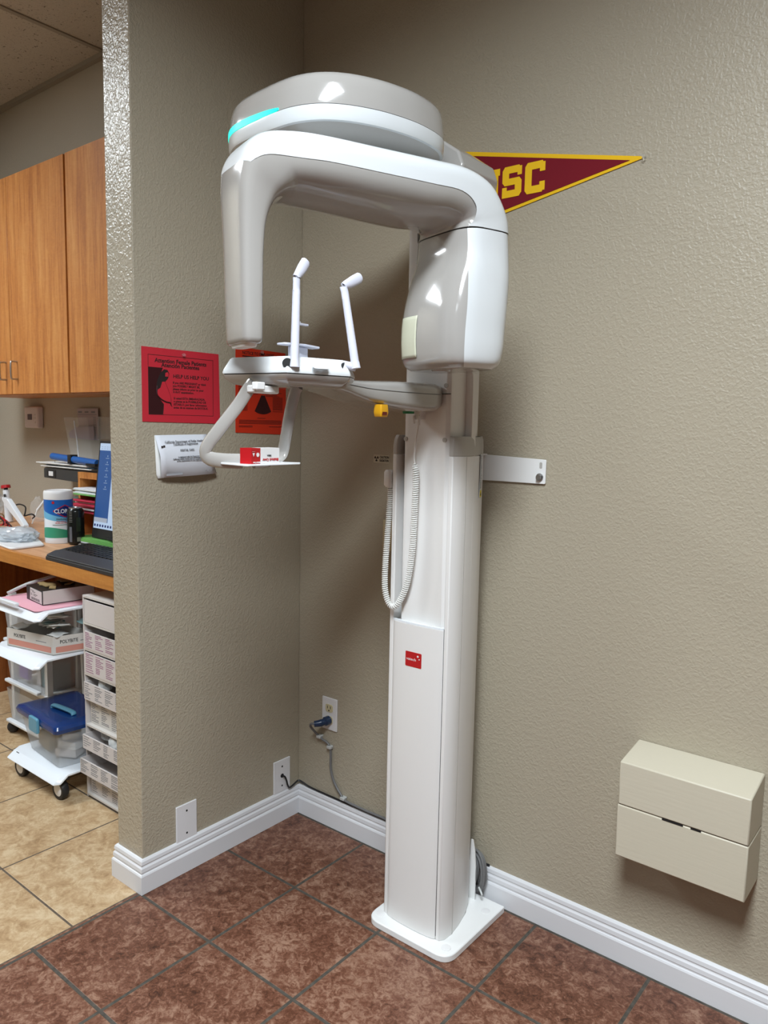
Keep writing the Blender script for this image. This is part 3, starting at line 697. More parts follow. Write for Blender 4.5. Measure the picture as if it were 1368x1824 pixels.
for k, s_ in enumerate(('Si usted ESTA EMBARAZADA,', 'o piensa en la POSIBILIDAD DE', 'ESTARLO, por favor informenos', 'antes de su examen de RAYOS-X.')):
    text('notice_text', s_, .0088, ps, M_ink, LW(-.518, 1.4495-k*.0088, .0021), bold=.0002)
def pushpin(t, y, z):
    bm = bmesh.new(); cyl((.001, y, z), (.008, y, z), .0035, .0028, 14, bm); cyl((.008, y, z), (.012, y, z), .005, .005, 16, bm)
    link('push_pin', bm, M_clear, t)
pushpin(t, -.486, 1.577)

t = thing('orange_notice_poster', 'orange-red printed notice on the left wall half hidden by the chin rest', 'poster', (.001, -.19, 1.355))
ps = link('sheet', prism([(-.289, 1.3560), (-.072, 1.3500), (-.078, 1.6170), (-.288, 1.6205)], .0005, .002, LW(0, 0)), M_pososh, t, smooth=False)
text('heading', 'NOTICE TO EMPLOYEES', .0135, ps, M_ink, LW(-.262, 1.600, .0021), xs=.92, bold=.0002)
bm = bmesh.new(); strip(bm, -.262, -.12, 1.592, 1.5955, mm)
for c in range(2):
    z = 1.580
    while z > 1.42:
        x0 = -.278+c*.112; w = .082 if c == 0 else .076
        if not (1.41 < z < 1.47): strip(bm, x0, x0+w*random.uniform(.6, 1), z, z+.0013, mm)
        else:
            strip(bm, x0 if c == 0 else -.134, (x0+w*.45) if c == 0 else -.09, z, z+.0013, mm)
        z -= .0036 if random.random() > .15 else .006
z = 1.402
strip(bm, -.20, -.165, 1.4015, 1.403, mm)
for z in (1.3945, 1.391, 1.3875, 1.384, 1.3765, 1.373): strip(bm, -.276, -.095 if z > 1.38 else -.22, z, z+.0013, mm)
strip(bm, -.15, -.095, 1.3745, 1.376, mm)
link('printed_lines', bm, M_posdark, ps, smooth=False)
bm = bmesh.new()
def sector(cy, cz, r0, r1, a0, a1, mtx, bm, d=.0004, n=8):
    pts = [(cy+r1*math.cos(a0+(a1-a0)*i/n), cz+r1*math.sin(a0+(a1-a0)*i/n)) for i in range(n+1)]+[(cy+r0*math.cos(a1+(a0-a1)*i/n), cz+r0*math.sin(a1+(a0-a1)*i/n)) for i in range(n+1)]
    prism(pts, 0, d, mtx, bm)
for a in (270, 30, 150): sector(-.176, 1.488, .013, .073 if a == 270 else .055, math.radians(a-29), math.radians(a+29), mm, bm)
prism([(-.176+.009*math.cos(q_), 1.488+.009*math.sin(q_)) for q_ in [2*PI*k/20 for k in range(20)]], 0, .0004, mm, bm)
link('radiation_trefoil', bm, M_posdark, ps, smooth=False)
pushpin(t, -.186, 1.6115)

t = thing('paper_certificate', 'white paper registration certificate hanging loose on the left wall below the red poster', 'certificate', (.001, -.48, 1.225))
bm = bmesh.new()
n_ = 10; rg = []
for k in range(n_+1):
    q = k/n_; y0 = -.583+(-.403+.583)*q; y1 = -.571+(-.375+.571)*q
    rg.append([(.003, y0, 1.346+.004*q), (.008+.012*(1-q), (y0+y1)/2, 1.288), (.014+.010*math.sin(q*3), y1, 1.2255+.0065*q)])
loft(rg, bm, False, False, False)
sh = link('sheet', bm, M_paper, t); md = sh.modifiers.new('thick', 'SOLIDIFY'); md.thickness = .0008; md.offset = -1
bm = bmesh.new(); loft([[(.002, -.5835, 1.3455), (.004, -.5800, 1.235), (.006, -.5765, 1.2235)], [(.002, -.565, 1.3455), (.004, -.560, 1.235), (.006, -.556, 1.2235)]], bm, False, False, False)
us = link('under_sheet', bm, M_paper2, t); md = us.modifiers.new('thick', 'SOLIDIFY'); md.thickness = .0008
mC = basis((.0105, -.577, 1.2865), (-.03, 1, .035), (.17, .0, 1)); mC2 = basis((.0225, -.568, 1.262), (-.05, .995, .035), (-.02, .06, 1))
def ct(s_, y, z, sz, al='CENTER', mt=M_pgrey):
    # text laid on the sheet's upper or lower half
    up = z > 1.289; q = (y+.57)/.19
    if up: k = (1.348-z)/.058; x = .0036+(.0055+.011*(1-q))*k+.0008; tilt = (.0055+.011*(1-q))/.058; sh_ = .0
    else: k = (1.288-z)/.06; x0_ = .0085+.012*(1-q); x1_ = .0145+.010*math.sin(q*3); x = x0_+(x1_-x0_)*k+.0014; tilt = (x1_-x0_)/.06
    text('certificate_text', s_, sz, sh, mt, basis((x+.001, y, z), (-.05 if up else -.03, 1, .03), (-tilt, -.05, 1)), al, bold=.0001)
ct('California Department of Public Health', -.487, 1.3265, .0088); ct('Certificate of Registration', -.483, 1.3195, .0086)
ct('DENTAL CARE', -.480, 1.302, .0078, mt=M_pgrey)
for k, s_ in enumerate(('is registered with the Department of', 'California Health Service and is in compliance with all', 'of the requirements for the registration of')): ct(s_, -.472, 1.2835-k*.0055, .0058)
bm = bmesh.new(); tube([Vector((.026, -.425+k*.004, 1.241+.004*math.sin(k*2.1))) for k in range(9)], .0004, 4, 3, bm)
link('signature', bm, M_pgrey, sh)
bm = bmesh.new(); strip(bm, 0, .056, 0, .006, basis((.0235, -.560, 1.231), (-.02, 1, .03), (0, 0, 1)), .0004)
link('printed_bar', bm, newmat('grey_bar', srgb(168, 170, 176), .7), sh, smooth=False)
bm = bmesh.new(); box(bm, .0145, .0155, -.570, -.565, 1.311, 1.316); box(bm, .0145, .0155, -.564, -.558, 1.3135, 1.3175)
link('stamp', bm, M_ink, sh, smooth=False)

t = thing('caution_radiation_sticker', 'small caution radiation sticker on the back wall left of the column', 'sticker', (.356, -.001, 1.27))
st_ = link('backing', prism(rpoly([(.325, 1.2700), (.388, 1.2695), (.388, 1.2945), (.325, 1.295)], .002), 0, .001, BW(0, 0, -.0002)), newmat('sticker_ground', srgb(196, 190, 168), .5), t)
text('sticker_text', 'CAUTION', .0105, st_, M_ink, BW(.350, 1.2840, -.0013), xs=.78, bold=.0004)
text('sticker_text', 'RADIATION', .0105, st_, M_ink, BW(.350, 1.2735, -.0013), xs=.64, bold=.0004)
bm = bmesh.new()
for a in (270, 30, 150): sector(.337, 1.283, .0022, .009, math.radians(a-30), math.radians(a+30), BW(0, 0, -.0013), bm)
cyl((.337, -.0013, 1.283), (.337, -.0016, 1.283), .0015, seg=12, bm=bm)
link('radiation_trefoil', bm, M_ink, st_, smooth=False)

# ------------------------------------------------------------------ plates, cords
def plate(name, label, mtx, w=.073, h=.118, group=None):
    t = thing(name, label, 'wall plate', mtx.translation, 0, group)
    p = link('plate', prism(rpoly([(-w/2, -h/2), (w/2, -h/2), (w/2, h/2), (-w/2, h/2)], .002), 0, .0055, mtx), M_plate, t, bevel=.002)
    return t, p
t, p = plate('wall_plate', 'blank white wall plate with two screw holes above the left baseboard', LW(-.489, .1572), .076, .1175)
def holes(p, mtx, zs, r_=.0033):
    for z in zs: link('screw_hole', prism([(r_*math.cos(a), z+r_*math.sin(a)) for a in [2*PI*k/14 for k in range(14)]], .0050, .0058, mtx), M_dark, p)
holes(p, LW(-.489, .1572), (.036, -.036))
t, p = plate('wall_plate', 'white wall plate with a black cable coming out beside the inner corner', LW(-.0865, .1610), .077, .1165)
holes(p, LW(-.0865, .1610), (.034, -.036)); 
bm = bmesh.new(); prism([(.0075*math.cos(a), .0075*math.sin(a)) for a in [2*PI*k/18 for k in range(18)]], .0050, .0060, LW(-.0865, .1610), bm); link('cable_hole', bm, M_dark, p)
t, p = plate('electrical_outlet', 'white duplex outlet on the back wall with a blue plug in its lower socket', BW(.1515, .3995), .068, .1135)
bm = bmesh.new(); mO = BW(.1515, .3995, -.0055)
for z in (.021, -.021): prism(rpoly([(-.0165, z-.0135), (.0165, z-.0135), (.0165, z+.0135), (-.0165, z+.0135)], .009), 0, .0022, mO, bm)
rc_ = link('receptacle', bm, M_ivory, p)
bm = bmesh.new(); strip(bm, -.008, -.0055, .019, .029, mO @ Matrix.Translation((0, 0, .0022)), .0004); strip(bm, .0055, .008, .019, .029, mO @ Matrix.Translation((0, 0, .0022)), .0004)
prism([(.0028*math.cos(a), .013+.0028*math.sin(a)) for a in [2*PI*k/12 for k in range(12)]], .0022, .0026, mO, bm)
link('slot', bm, M_dark, rc_, smooth=False)
# grey mains cord
t = thing('power_cord', 'grey power cord with blue plug running from the outlet along the baseboard to a coil', 'cord', (.15, -.02, .37))
cpts = [(.128, -.052, .372), (.112, -.055, .368), (.103, -.045, .352), (.102, -.026, .330), (.110, -.014, .313), (.128, -.012, .304), (.146, -.010, .298), (.160, -.009, .283), (.163, -.008, .255), (.163, -.008, .215), (.173, -.008, .178), (.192, -.008, .150), (.218, -.010, .127), (.232, -.013, .118), (.32, -.012, .114), (.42, -.012, .1145), (.60, -.013, .113), (.70, -.02, .11)]
link('cable', tube(cpts, .0042, 10, 5), M_cable, t)
pl_ = bmesh.new(); tube([(.1515, -.008, .3785), (.150, -.022, .378), (.1475, -.030, .377), (.144, -.036, .3755), (.138, -.045, .374), (.128, -.055, .3725)], lambda q: .0155 if q < .30 else (.0115 if q < .6 else .0125-.006*(q-.6)), 18, 4, pl_)
pg = link('plug', pl_, M_blueplug, t); pg['label'] = 'translucent blue plug'
for (x, y, z) in ((.113, -.013, .311), (.160, -.010, .2845), (.226, -.012, .122)):
    bm = bmesh.new(); box(bm, x-.010, x+.008, y-.007, -.0, z-.005, z+.005); cyl((x+.008, -.004, z+.004), (x+.008, -.011, z+.004), .003, seg=10, bm=bm)
    link('cable_clip', bm, M_clip, t, bevel=.0015)
coil = bmesh.new()
for k in range(7):
    ra = .040+.0065*(k % 3); x0 = .768+.010*math.sin(k*1.7); y0 = -.026-.0065*(k//2); z0 = .097+.004*math.cos(k*2.3)
    tube([Vector((x0+ra*.62*math.cos(a), y0-.012*math.cos(a), z0+ra*1.12*math.sin(a))) for a in [2*PI*j/16 for j in range(17)]], .0042, 8, 3, coil)
co = link('cable_coil', coil, M_cable, t)
link('cable_tie', tube([(.795, -.055, .060), (.808, -.062, .052), (.812, -.064, .046)], .003, 8, 4), M_clip, t)
# black cable
t = thing('black_cable', 'thin black cable running from the wall plate along the top of the back baseboard', 'cable', (.01, -.09, .16))
link('cable', tube([(.006, -.0865, .161), (.016, -.0835, .159), (.018, -.078, .145), (.016, -.070, .124), (.013, -.058, .1095), (.012, -.040, .1115), (.012, -.022, .118), (.016, -.013, .120), (.035, -.0095, .1155), (.07, -.0065, .1075), (.20, -.0065, .1065), (.40, -.0065, .1065), (.62, -.0065, .1065), (.80, -.0065, .1065)], .0032, 8, 5), M_cableblk, t)
t, p = plate('switch_plate', 'almond wall plate on the back wall, mostly hidden behind the column', BW(.408, 1.0435), .073, .098)
for m_ in (p,): m_.data.materials.clear(); m_.data.materials.append(M_ivory)
# painted wooden box on the wall
t = thing('wall_box', 'beige painted wooden box mounted on the back wall at lower right', 'box', (1.36, -.06, .35))
def bx_(x0, x1, z0, z1f, z1b, d, nm):
    rings = [[(x0, -d, z0), (x0, 0, z0), (x0, 0, z1b), (x0, -d, z1f)], [(x1, -d, z0), (x1, 0, z0), (x1, 0, z1b), (x1, -d, z1f)]]
    return link(nm, loft(rings), M_box, t, bevel=.003, seg=2)
bx_(1.2125, 1.508, .352, .4825, .4825, .12, 'box_body')
lid = bx_(1.2135, 1.5075, .4842, .5915, .6095, .12, 'lid')
link('lid_gap', B(1.216, 1.505, -.117, -.002, .4815, .4848), newmat('gap_shadowed_wood', srgb(60, 48, 36), .8), t, smooth=False)
bm = bmesh.new(); box(bm, 1.320, 1.368, -.1207, -.119, .4800, .4838); box(bm, 1.385, 1.408, -.1207, -.119, .4805, .4836)
link('paint_crack', bm, M_dark, t, smooth=False)
#OFFICE
# ------------------------------------------------------------------ office: cabinets and counter
def cabinet(label, x0, x1, doors, handles):
    t = thing('wall_cabinet', label, 'cabinet', ((x0+x1)/2, 0, 1.50), 0, None)
    link('body', B(x0, x1, -.130, .17, 1.500, 2.482), M_wood, t, smooth=False)
    for k, (a, b) in enumerate(doors):
        d = link('door', B(a, b, -.150, -.131, 1.502, 2.480), M_wood, t, bevel=.0012, seg=1)
        if handles[k] is not None:
            h = handles[k]
            link('handle', tube([(h, -.150, 1.570), (h, -.172, 1.570), (h, -.180, 1.578), (h, -.180, 1.642), (h, -.172, 1.650), (h, -.150, 1.650)], .0042, 10, 3), M_steel, d)
    return t
cabinet('light wood wall cabinet with two doors and wire pulls, left of the gap', -2.285, -1.249, [(-2.283, -1.7645), (-1.7615, -1.251)], [-1.815, -1.705])
cabinet('light wood wall cabinet next to the wall end, right of the dark gap', -1.239, -.13, [(-1.237, -.69), (-.687, -.132)], [None, None])
ct_ = thing('countertop', 'light brown laminate counter along the office wall', 'counter', (-1.4, -.13, .855))
link('slab', B(-2.638, -.129, -.425, .168, .812, .855), M_wood_top, ct_, smooth=False)
link('front_edge', B(-2.638, -.129, -.445, -.425, .803, .856), M_wood_edge, ct_, bevel=.002)
o = link('back_panel', B(-2.638, -.13, .150, .168, .0, .811), M_wood_dark, None, smooth=False); setp(o, 'dark wood back panel under the counter behind the carts', 'panel')
o = link('support_panel', B(-2.02, -1.995, -.16, .149, .0, .811), M_wood_dark, None, smooth=False); setp(o, 'dark wood support panel standing under the counter at the far left', 'panel')

# thermostat and wall file
t = thing('thermostat', 'white wall thermostat on the office wall under the cabinets', 'thermostat', (-2.17, .16, 1.34))
tb_ = link('case', B(-2.245, -2.10, .135, .17, 1.341, 1.456), M_pant, t, bevel=.008, seg=3)
link('display', B(-2.205, -2.160, .1335, .136, 1.385, 1.415), newmat('lcd', srgb(92, 70, 78), .3), tb_, smooth=False)
for z in (1.412, 1.396, 1.372): link('button', B(-2.135, -2.120, .1335, .136, z-.005, z+.005), M_card, tb_)
t = thing('wall_file', 'clear acrylic wall file on the office wall holding memo sheets', 'wall file', (-1.64, .16, 1.20))
link('pocket', loft([[(-1.745, .125, 1.19), (-1.545, .125, 1.19), (-1.545, .168, 1.19), (-1.745, .168, 1.19)], [(-1.765, .10, 1.40), (-1.545, .10, 1.40), (-1.545, .168, 1.40), (-1.765, .168, 1.40)]], cap1=False), M_acryl, t, smooth=False)
link('pocket_edge', tube([(-1.690, .112, 1.385), (-1.688, .118, 1.33), (-1.678, .12, 1.27), (-1.672, .122, 1.195)], .003, 6, 4), M_white_gl, t)
t = thing('memo_sheet', 'printed grey memo sheet tucked in the clear wall file', 'paper', (-1.64, .15, 1.30))
sh = link('sheet', prism([(-1.715, 1.300), (-1.548, 1.290), (-1.545, 1.445), (-1.738, 1.445)], 0, .002, BW(0, 0, .158)), newmat('memo_paper', srgb(176, 164, 166), .8), t, smooth=False)
bm = bmesh.new()
for k in range(3): strip(bm, -1.725+k*.06, -1.690+k*.06, 1.424, 1.432, BW(0, 0, .1555))
strip(bm, -1.73, -1.555, 1.4150, 1.4168, BW(0, 0, .1555))
for k in range(7): strip(bm, -1.588, -1.562, 1.40-k*.008, 1.403-k*.008, BW(0, 0, .1555))
link('print', bm, M_pgrey, sh, smooth=False)
t = thing('leaflet', 'folded lilac leaflet in the lower part of the clear wall file', 'paper', (-1.68, .14, 1.22))
link('sheet', prism([(-1.80, 1.322), (-1.735, 1.352), (-1.565, 1.36), (-1.565, 1.292), (-1.79, 1.298)], 0, .003, BW(0, 0, .146)), newmat('leaflet_paper', srgb(158, 146, 154), .8), t, smooth=False)
t = thing('brochure_holder', 'narrow clear acrylic brochure holder on the office wall beside the monitor', 'holder', (-1.45, .15, 1.29))
link('pocket', B(-1.50, -1.38, .125, .168, 1.30, 1.405), M_acryl, t, smooth=False)

# desk organiser with trays
t = thing('desk_organizer', 'light wood desktop organizer with shelves, standing behind the monitor', 'organizer', (-1.25, .05, .855))
bm = bmesh.new(); box(bm, -1.428, -1.412, -.02, .165, .855, 1.150); link('side_panel', bm, M_wood, t)
link('side_panel', B(-1.02, -1.004, -.02, .165, .855, 1.150), M_wood, t)
link('top_panel', B(-1.412, -1.02, -.02, .165, 1.122, 1.150), M_wood, t)
link('back_panel', B(-1.412, -1.02, .155, .165, .855, 1.122), M_card, t)
for z in (1.045, .968): link('shelf', B(-1.412, -1.02, -.018, .155, z, z+.008), M_wood, t)
link('base', B(-1.412, -1.02, -.02, .155, .855, .863), M_wood_dark, t)
def sheaf(name, label, x0, x1, y0, y1, z, n, mats, th=.004, jit=.012, group=None, cat='papers'):
    t = thing(name, label, cat, ((x0+x1)/2, (y0+y1)/2, z), 0, group)
    for k in range(n):
        a = random.uniform(-jit, jit); b = random.uniform(-jit, jit); c = random.uniform(-.03, .03)
        m = Matrix.Translation(((x0+x1)/2+a, (y0+y1)/2+b, z+k*th)) @ Matrix.Rotation(c, 4, 'Z')
        bm = bmesh.new(); box(bm, -(x1-x0)/2, (x1-x0)/2, -(y1-y0)/2, (y1-y0)/2, .0002, th-.0003, mtx=m)
        link('sheet', bm, mats[k % len(mats)], t, smooth=False)
    return t
sheaf('paper_stack', 'white papers on the upper shelf of the desktop organizer', -1.398, -1.06, -.055, .12, 1.0585, 5, [M_paper2, M_paper, M_paper2], .0045)
sheaf('folder_stack', 'green folder under the white papers on the organizer shelf', -1.405, -1.06, -.075, .12, 1.0535, 1, [M_folgreen], .0042, .0)
sheaf('folder_stack', 'red and pink folders fanned out on the middle organizer shelf', -1.390, -1.07, -.065, .10, .9765, 9, [M_folred, M_folred, M_paper2, M_folred], .0062, .018)
sheaf('folder_stack', 'grey-green folders leaning behind the disinfecting wipes', -1.60, -1.45, -.03, .12, .857, 13, [M_folgrey, M_pouch, M_folgrey], .0125, .012)
sheaf('folder_stack', 'green folders and sheets lying on the counter under the monitor', -1.205, -.66, -.165, -.035, .8565, 6, [M_paper2, M_dgrey, M_paper, M_folgreen, M_folgreen, M_folgreen], .0055, .010)
t = thing('document_tray', 'black document tray on top of the wood organizer', 'tray', (-1.5, .07, 1.151))
link('base', B(-1.775, -1.05, .0, .165, 1.1505, 1.1535), M_black, t)
fr = link('front_wall', prism(rpoly([(-1.775, 1.105), (-1.43, 1.098), (-1.43, 1.150), (-1.775, 1.150)], .006), 0, .006, BW(0, 0, .003)), M_dgrey, t)
link('black_band', B(-1.745, -1.66, -.0045, -.0028, 1.108, 1.146), M_black, fr); link('white_tag', B(-1.725, -1.683, -.006, -.0044, 1.116, 1.138), M_white, fr)
for k, (a, m_, nm) in enumerate(((0, M_paper2, 'white'), )):
    sheaf('paper_stack', 'white papers spilling over the black document tray', -1.82, -1.36, .005, .15, 1.1545, 5, [M_paper2, M_paper2, newmat('blue_sheet', srgb(120, 158, 188), .7), M_paper], .0052, .02)
t = thing('blue_roll', 'translucent blue tube with a black clamp lying above the paper tray', 'tube', (-1.5, .02, 1.183))
tb_ = link('tube', tube([(-1.69, .0, 1.2115), (-1.29, .0, 1.1945)], .0165, 18, 0), M_bluebag, t)
link('clamp', B(-1.520, -1.494, -.021, .02, 1.1815, 1.226), M_black, t, bevel=.004)
link('wire', cyl((-1.672, .0, 1.1805), (-1.672, .0, 1.20), .0015, seg=6), M_steel, t)
link('holder', B(-1.36, -1.28, -.02, .03, 1.1805, 1.192), M_black, t)

# monitor
MX, MY = -1.115, -.14
t = thing('computer_monitor', 'black computer monitor with a blue screen, cut off by the wall end', 'monitor', (-1.0, .0, .855))
mM = basis((MX, MY, .892), (1, 0, 0), (0, .12, 1))
mo = link('bezel', prism(rpoly([(0, 0), (.56, 0), (.56, .412), (0, .412)], .004), -.03, 0, mM), M_black, t, bevel=.002)
def scr(nm, x0, x1, y0, y1, m_, d, p):
    bm = bmesh.new(); prism([(x0, y0), (x1, y0), (x1, y1), (x0, y1)], d-.0006, d, mM, bm); return link(nm, bm, m_, p, smooth=False)
ds = scr('screen', .010, .55, .042, .402, M_screen, .0010, mo)
scr('taskbar', .010, .55, .042, .070, M_screenw, .0016, ds); scr('ribbon', .010, .55, .372, .402, M_screenw, .0016, ds); scr('window', .115, .55, .070, .30, M_screenw, .0016, ds)
scr('window', .010, .11, .070, .088, newmat('screen_grey', (.1, .1, .1), .4, emit=srgb(150, 160, 176), es=.9), .0020, ds)
bm = bmesh.new()
for k in range(6): strip(bm, .060, .085, .338-k*.026, .3405-k*.026, mM @ Matrix.Translation((0, 0, .0012))); strip(bm, .071, .076, .345-k*.026, .352-k*.026, mM @ Matrix.Translation((0, 0, .0012)))
for k in range(5): strip(bm, .022+k*.02, .034+k*.02, .378, .380, mM @ Matrix.Translation((0, 0, .0018))); strip(bm, .022+k*.02, .034+k*.02, .386, .388, mM @ Matrix.Translation((0, 0, .0018)))
link('desktop_icons', bm, newmat('icon_grey', (.1, .1, .1), .4, emit=srgb(120, 150, 190), es=.8), ds, smooth=False)
bm = bmesh.new()
for k in range(8): strip(bm, .016+k*.020, .027+k*.020, .050, .060, mM @ Matrix.Translation((0, 0, .0018)))
link('taskbar_icons', bm, M_clnavy, ds, smooth=False)
link('stand', B(MX+.24, MX+.32, -.105, -.075, .905, 1.05), M_black, t); link('foot', B(MX+.15, MX+.41, -.16, -.09, .8975, .905), M_black, t, bevel=.002)

# keyboard
t = thing('keyboard', 'black computer keyboard with wrist rest on the counter by the wall end', 'keyboard', (-.75, -.31, .855))
kp = rpoly([(-.915, -.445), (-.42, -.450), (-.42, -.165), (-1.105, -.175), (-1.005, -.365)], [.02, .02, .02, .03, .05])
kb = link('case', prism(kp, .8562, .872), newmat('keyboard_black', srgb(44, 44, 46), .45), t, bevel=.004)
link('wrist_rest', prism(rpoly([(-.912, -.443), (-.422, -.448), (-.422, -.335), (-.975, -.345), (-.985, -.37)], [.02, .02, .01, .02, .04]), .8722, .8785), newmat('wrist_rest_grey', srgb(56, 57, 60), .5), kb, bevel=.003)
M_key = newmat('key_black', srgb(24, 24, 26), .35)
key = None; dx = .0272
for rrow in range(6):
    y = -.318+rrow*.0245; xs_ = -.975-rrow*.014
    for c in range(16):
        x = xs_+c*dx
        if x > -.445: break
        if key is None:
            bm = bmesh.new(); loft([[(-.0112, -.0100, 0), (.0112, -.0100, 0), (.0112, .0100, 0), (-.0112, .0100, 0)], [(-.0092, -.0082, .006), (.0092, -.0082, .006), (.0092, .0082, .006), (-.0092, .0082, .006)]], bm)
            key = link('key', bm, M_key, kb, smooth=False, world=False); key.location = (0, 0, 0); o_ = key
        else: o_ = key.copy(); COL.objects.link(o_)
        o_.parent = kb; o_.location = Vector((x+.75, y+.31, .872-.855))

# disinfecting wipes canister
t = thing('wipes_canister', 'large round canister of disinfecting wipes with white lid on the counter', 'canister', (-1.31, -.19, .8555))
cx_, cy_ = -1.297, -.186
bd_ = link('body', lathe([(.056, .8556), (.0585, .860), (.0585, .880)], cx_, cy_, 40), M_white_gl, t)
def lab(nm, z0, z1, m_, r_=.0592, a0=0, a1=360, par=None, d=.0006, f0=None, f1=None, k=48):
    """a band round the canister between two height functions"""
    bm = bmesh.new(); A = [math.radians(a0+(a1-a0)*i/k) for i in range(k+1)]
    f0 = f0 or (lambda q: z0); f1 = f1 or (lambda q: z1)
    loft([[Vector((cx_+r*math.cos(a), cy_+r*math.sin(a), z)) for a, q in zip(A, [i/k for i in range(k+1)]) for z in ()] or [Vector((cx_+r*math.cos(a), cy_+r*math.sin(a), f(i/k))) for i, a in enumerate(A)] for r, f in ((r_-.002, f0), (r_, f0), (r_, f1), (r_-.002, f1))], bm, False, False, False)
    return link(nm, bm, m_, par or t)
core = link('label', lathe([(.0585, .880), (.0588, .881), (.0588, 1.045), (.0585, 1.046)], cx_, cy_, 48), M_white_gl, t)
# the camera-facing side of the canister is around -28 degrees
V0 = math.degrees(math.atan2(-1.85-cy_, 1.855-cx_))
lab('blue_field', 0, 0, M_clblue, .0591, V0-110, V0+110, core, f0=lambda q: .960+.055*(1-q)**2, f1=lambda q: 1.045)
lab('sky_swoosh', 0, 0, M_clsky, .0590, V0-110, V0+110, core, f0=lambda q: .945+.030*(1-q)**2, f1=lambda q: .963+.055*(1-q)**2)
lab('teal_field', 0, 0, M_clteal, .0590, V0-110, V0+110, core, f0=lambda q: .881, f1=lambda q: .915+.012*math.sin(q*5))
def cmat(da, z, r_=.0597):
    a = math.radians(V0+da); return basis((cx_+r_*math.cos(a), cy_+r_*math.sin(a), z), (-math.sin(a), math.cos(a), 0), (0, 0, 1))
def wrap(o_, r_=.0597, da=0.):
    me = o_.data
    for v in me.vertices:
        a = math.radians(V0+da)+v.co.x/r_; rr_ = r_+v.co.z; v.co = Vector((cx_+rr_*math.cos(a), cy_+rr_*math.sin(a), v.co.y))
    me.transform(wmat(o_.parent).inverted()); return o_
def wtext(nm, s_, size, x, z, m_, par, al='CENTER', r_=.0597, xs=1., bold=0):
    o_ = text(nm, s_, size, None, m_, Matrix.Translation((x, z, 0)), al, xs=xs, bold=bold, depth=.0002); o_.parent = par; return wrap(o_, r_)
def wshape(nm, pts, m_, par, r_=.0593, d=.0005):
    bm = bmesh.new(); prism(pts, 0, d, None, bm); bmesh.ops.subdivide_edges(bm, edges=[e for e in bm.edges if abs(e.verts[0].co.x-e.verts[1].co.x) > .01], cuts=6, use_grid_fill=True)
    bmesh.ops.triangulate(bm, faces=bm.faces)
    me = bpy.data.meshes.new(nm); bm.to_mesh(me); bm.free(); me.materials.append(m_)
    o_ = bpy.data.objects.new(nm, me); COL.objects.link(o_); o_.parent = par; return wrap(o_, r_)
dia = lambda s_: rpoly([(.026-.054*s_, .997), (.026, .997-.028*s_), (.026+.054*s_, .997), (.026, .997+.028*s_)], .006*s_, 4)
wshape('logo_border', dia(1.0), M_clred, core, .0594); wshape('logo_field', dia(.86), M_clnavy, core, .0600)
wtext('logo_lettering', 'CLOROX', .025, .026, .9885, M_white_gl, core, r_=.0607, xs=.86, bold=.0006)
wtext('label_text', 'Disinfecting', .0085, .010, .960, M_dgrey, core, bold=.0002); wtext('label_text', 'KILLS 99.9% OF', .006, .010, .951, M_clred, core, bold=.0002)
wtext('label_text', 'VIRUSES & BACTERIA', .0055, .010, .944, M_clred, core, bold=.0002)
wshape('green_rule', [(-.026, .9365), (.046, .9365), (.046, .9385), (-.026, .9385)], newmat('rule_green', srgb(20, 84, 60), .5), core, .0596)
wshape('red_dot', [(-.022+.006*math.cos(a), 1.034+.006*math.sin(a)) for a in [2*PI*k/14 for k in range(14)]], M_clred, core, .0598)
ld = link('lid', lathe([(.0600, 1.046), (.0603, 1.050), (.0603, 1.070), (.0590, 1.079), (.0560, 1.083), (.054, 1.0835), (.052, 1.081)], cx_, cy_, 40), M_white, t)

t = thing('drink_can', 'tall black drink can standing beside the wipes canister', 'can', (-1.19, -.168, .8555))
cb_ = link('body', lathe([(.026, .8556), (.0352, .866), (.0352, .998), (.033, 1.004), (.0265, 1.012)], -1.19, -.168, 36), newmat('can_black', (.012, .013, .012), .22, metal=.3), t)
link('rim', lathe([(.0265, 1.0115), (.0272, 1.013), (.0272, 1.015), (.025, 1.0155), (.024, 1.012)], -1.19, -.168, 36), M_silver, t)
cx_, cy_ = -1.19, -.168; V0 = math.degrees(math.atan2(-1.85-cy_, 1.855-cx_))
wshape('barcode_patch', [(.004, .872), (.020, .872), (.020, .890), (.004, .890)], newmat('dull_patch', srgb(120, 124, 112), .5), cb_, .0354)
wshape('printed_panel', [(.002, .915), (.020, .915), (.020, .975), (.002, .975)], newmat('can_green', srgb(30, 38, 22), .4), cb_, .0353)
wshape('side_panel', [(-.028, .870), (-.016, .870), (-.016, .935), (-.028, .935)], newmat('can_silver', srgb(96, 100, 108), .4), cb_, .0353)
for k in range(7): wshape('side_print', [(-.027, .955+k*.007), (-.014, .955+k*.007), (-.014, .9575+k*.007), (-.027, .9575+k*.007)], newmat('can_print', srgb(120, 120, 116), .5) if k == 0 else bpy.data.materials['can_print'], cb_, .0355)

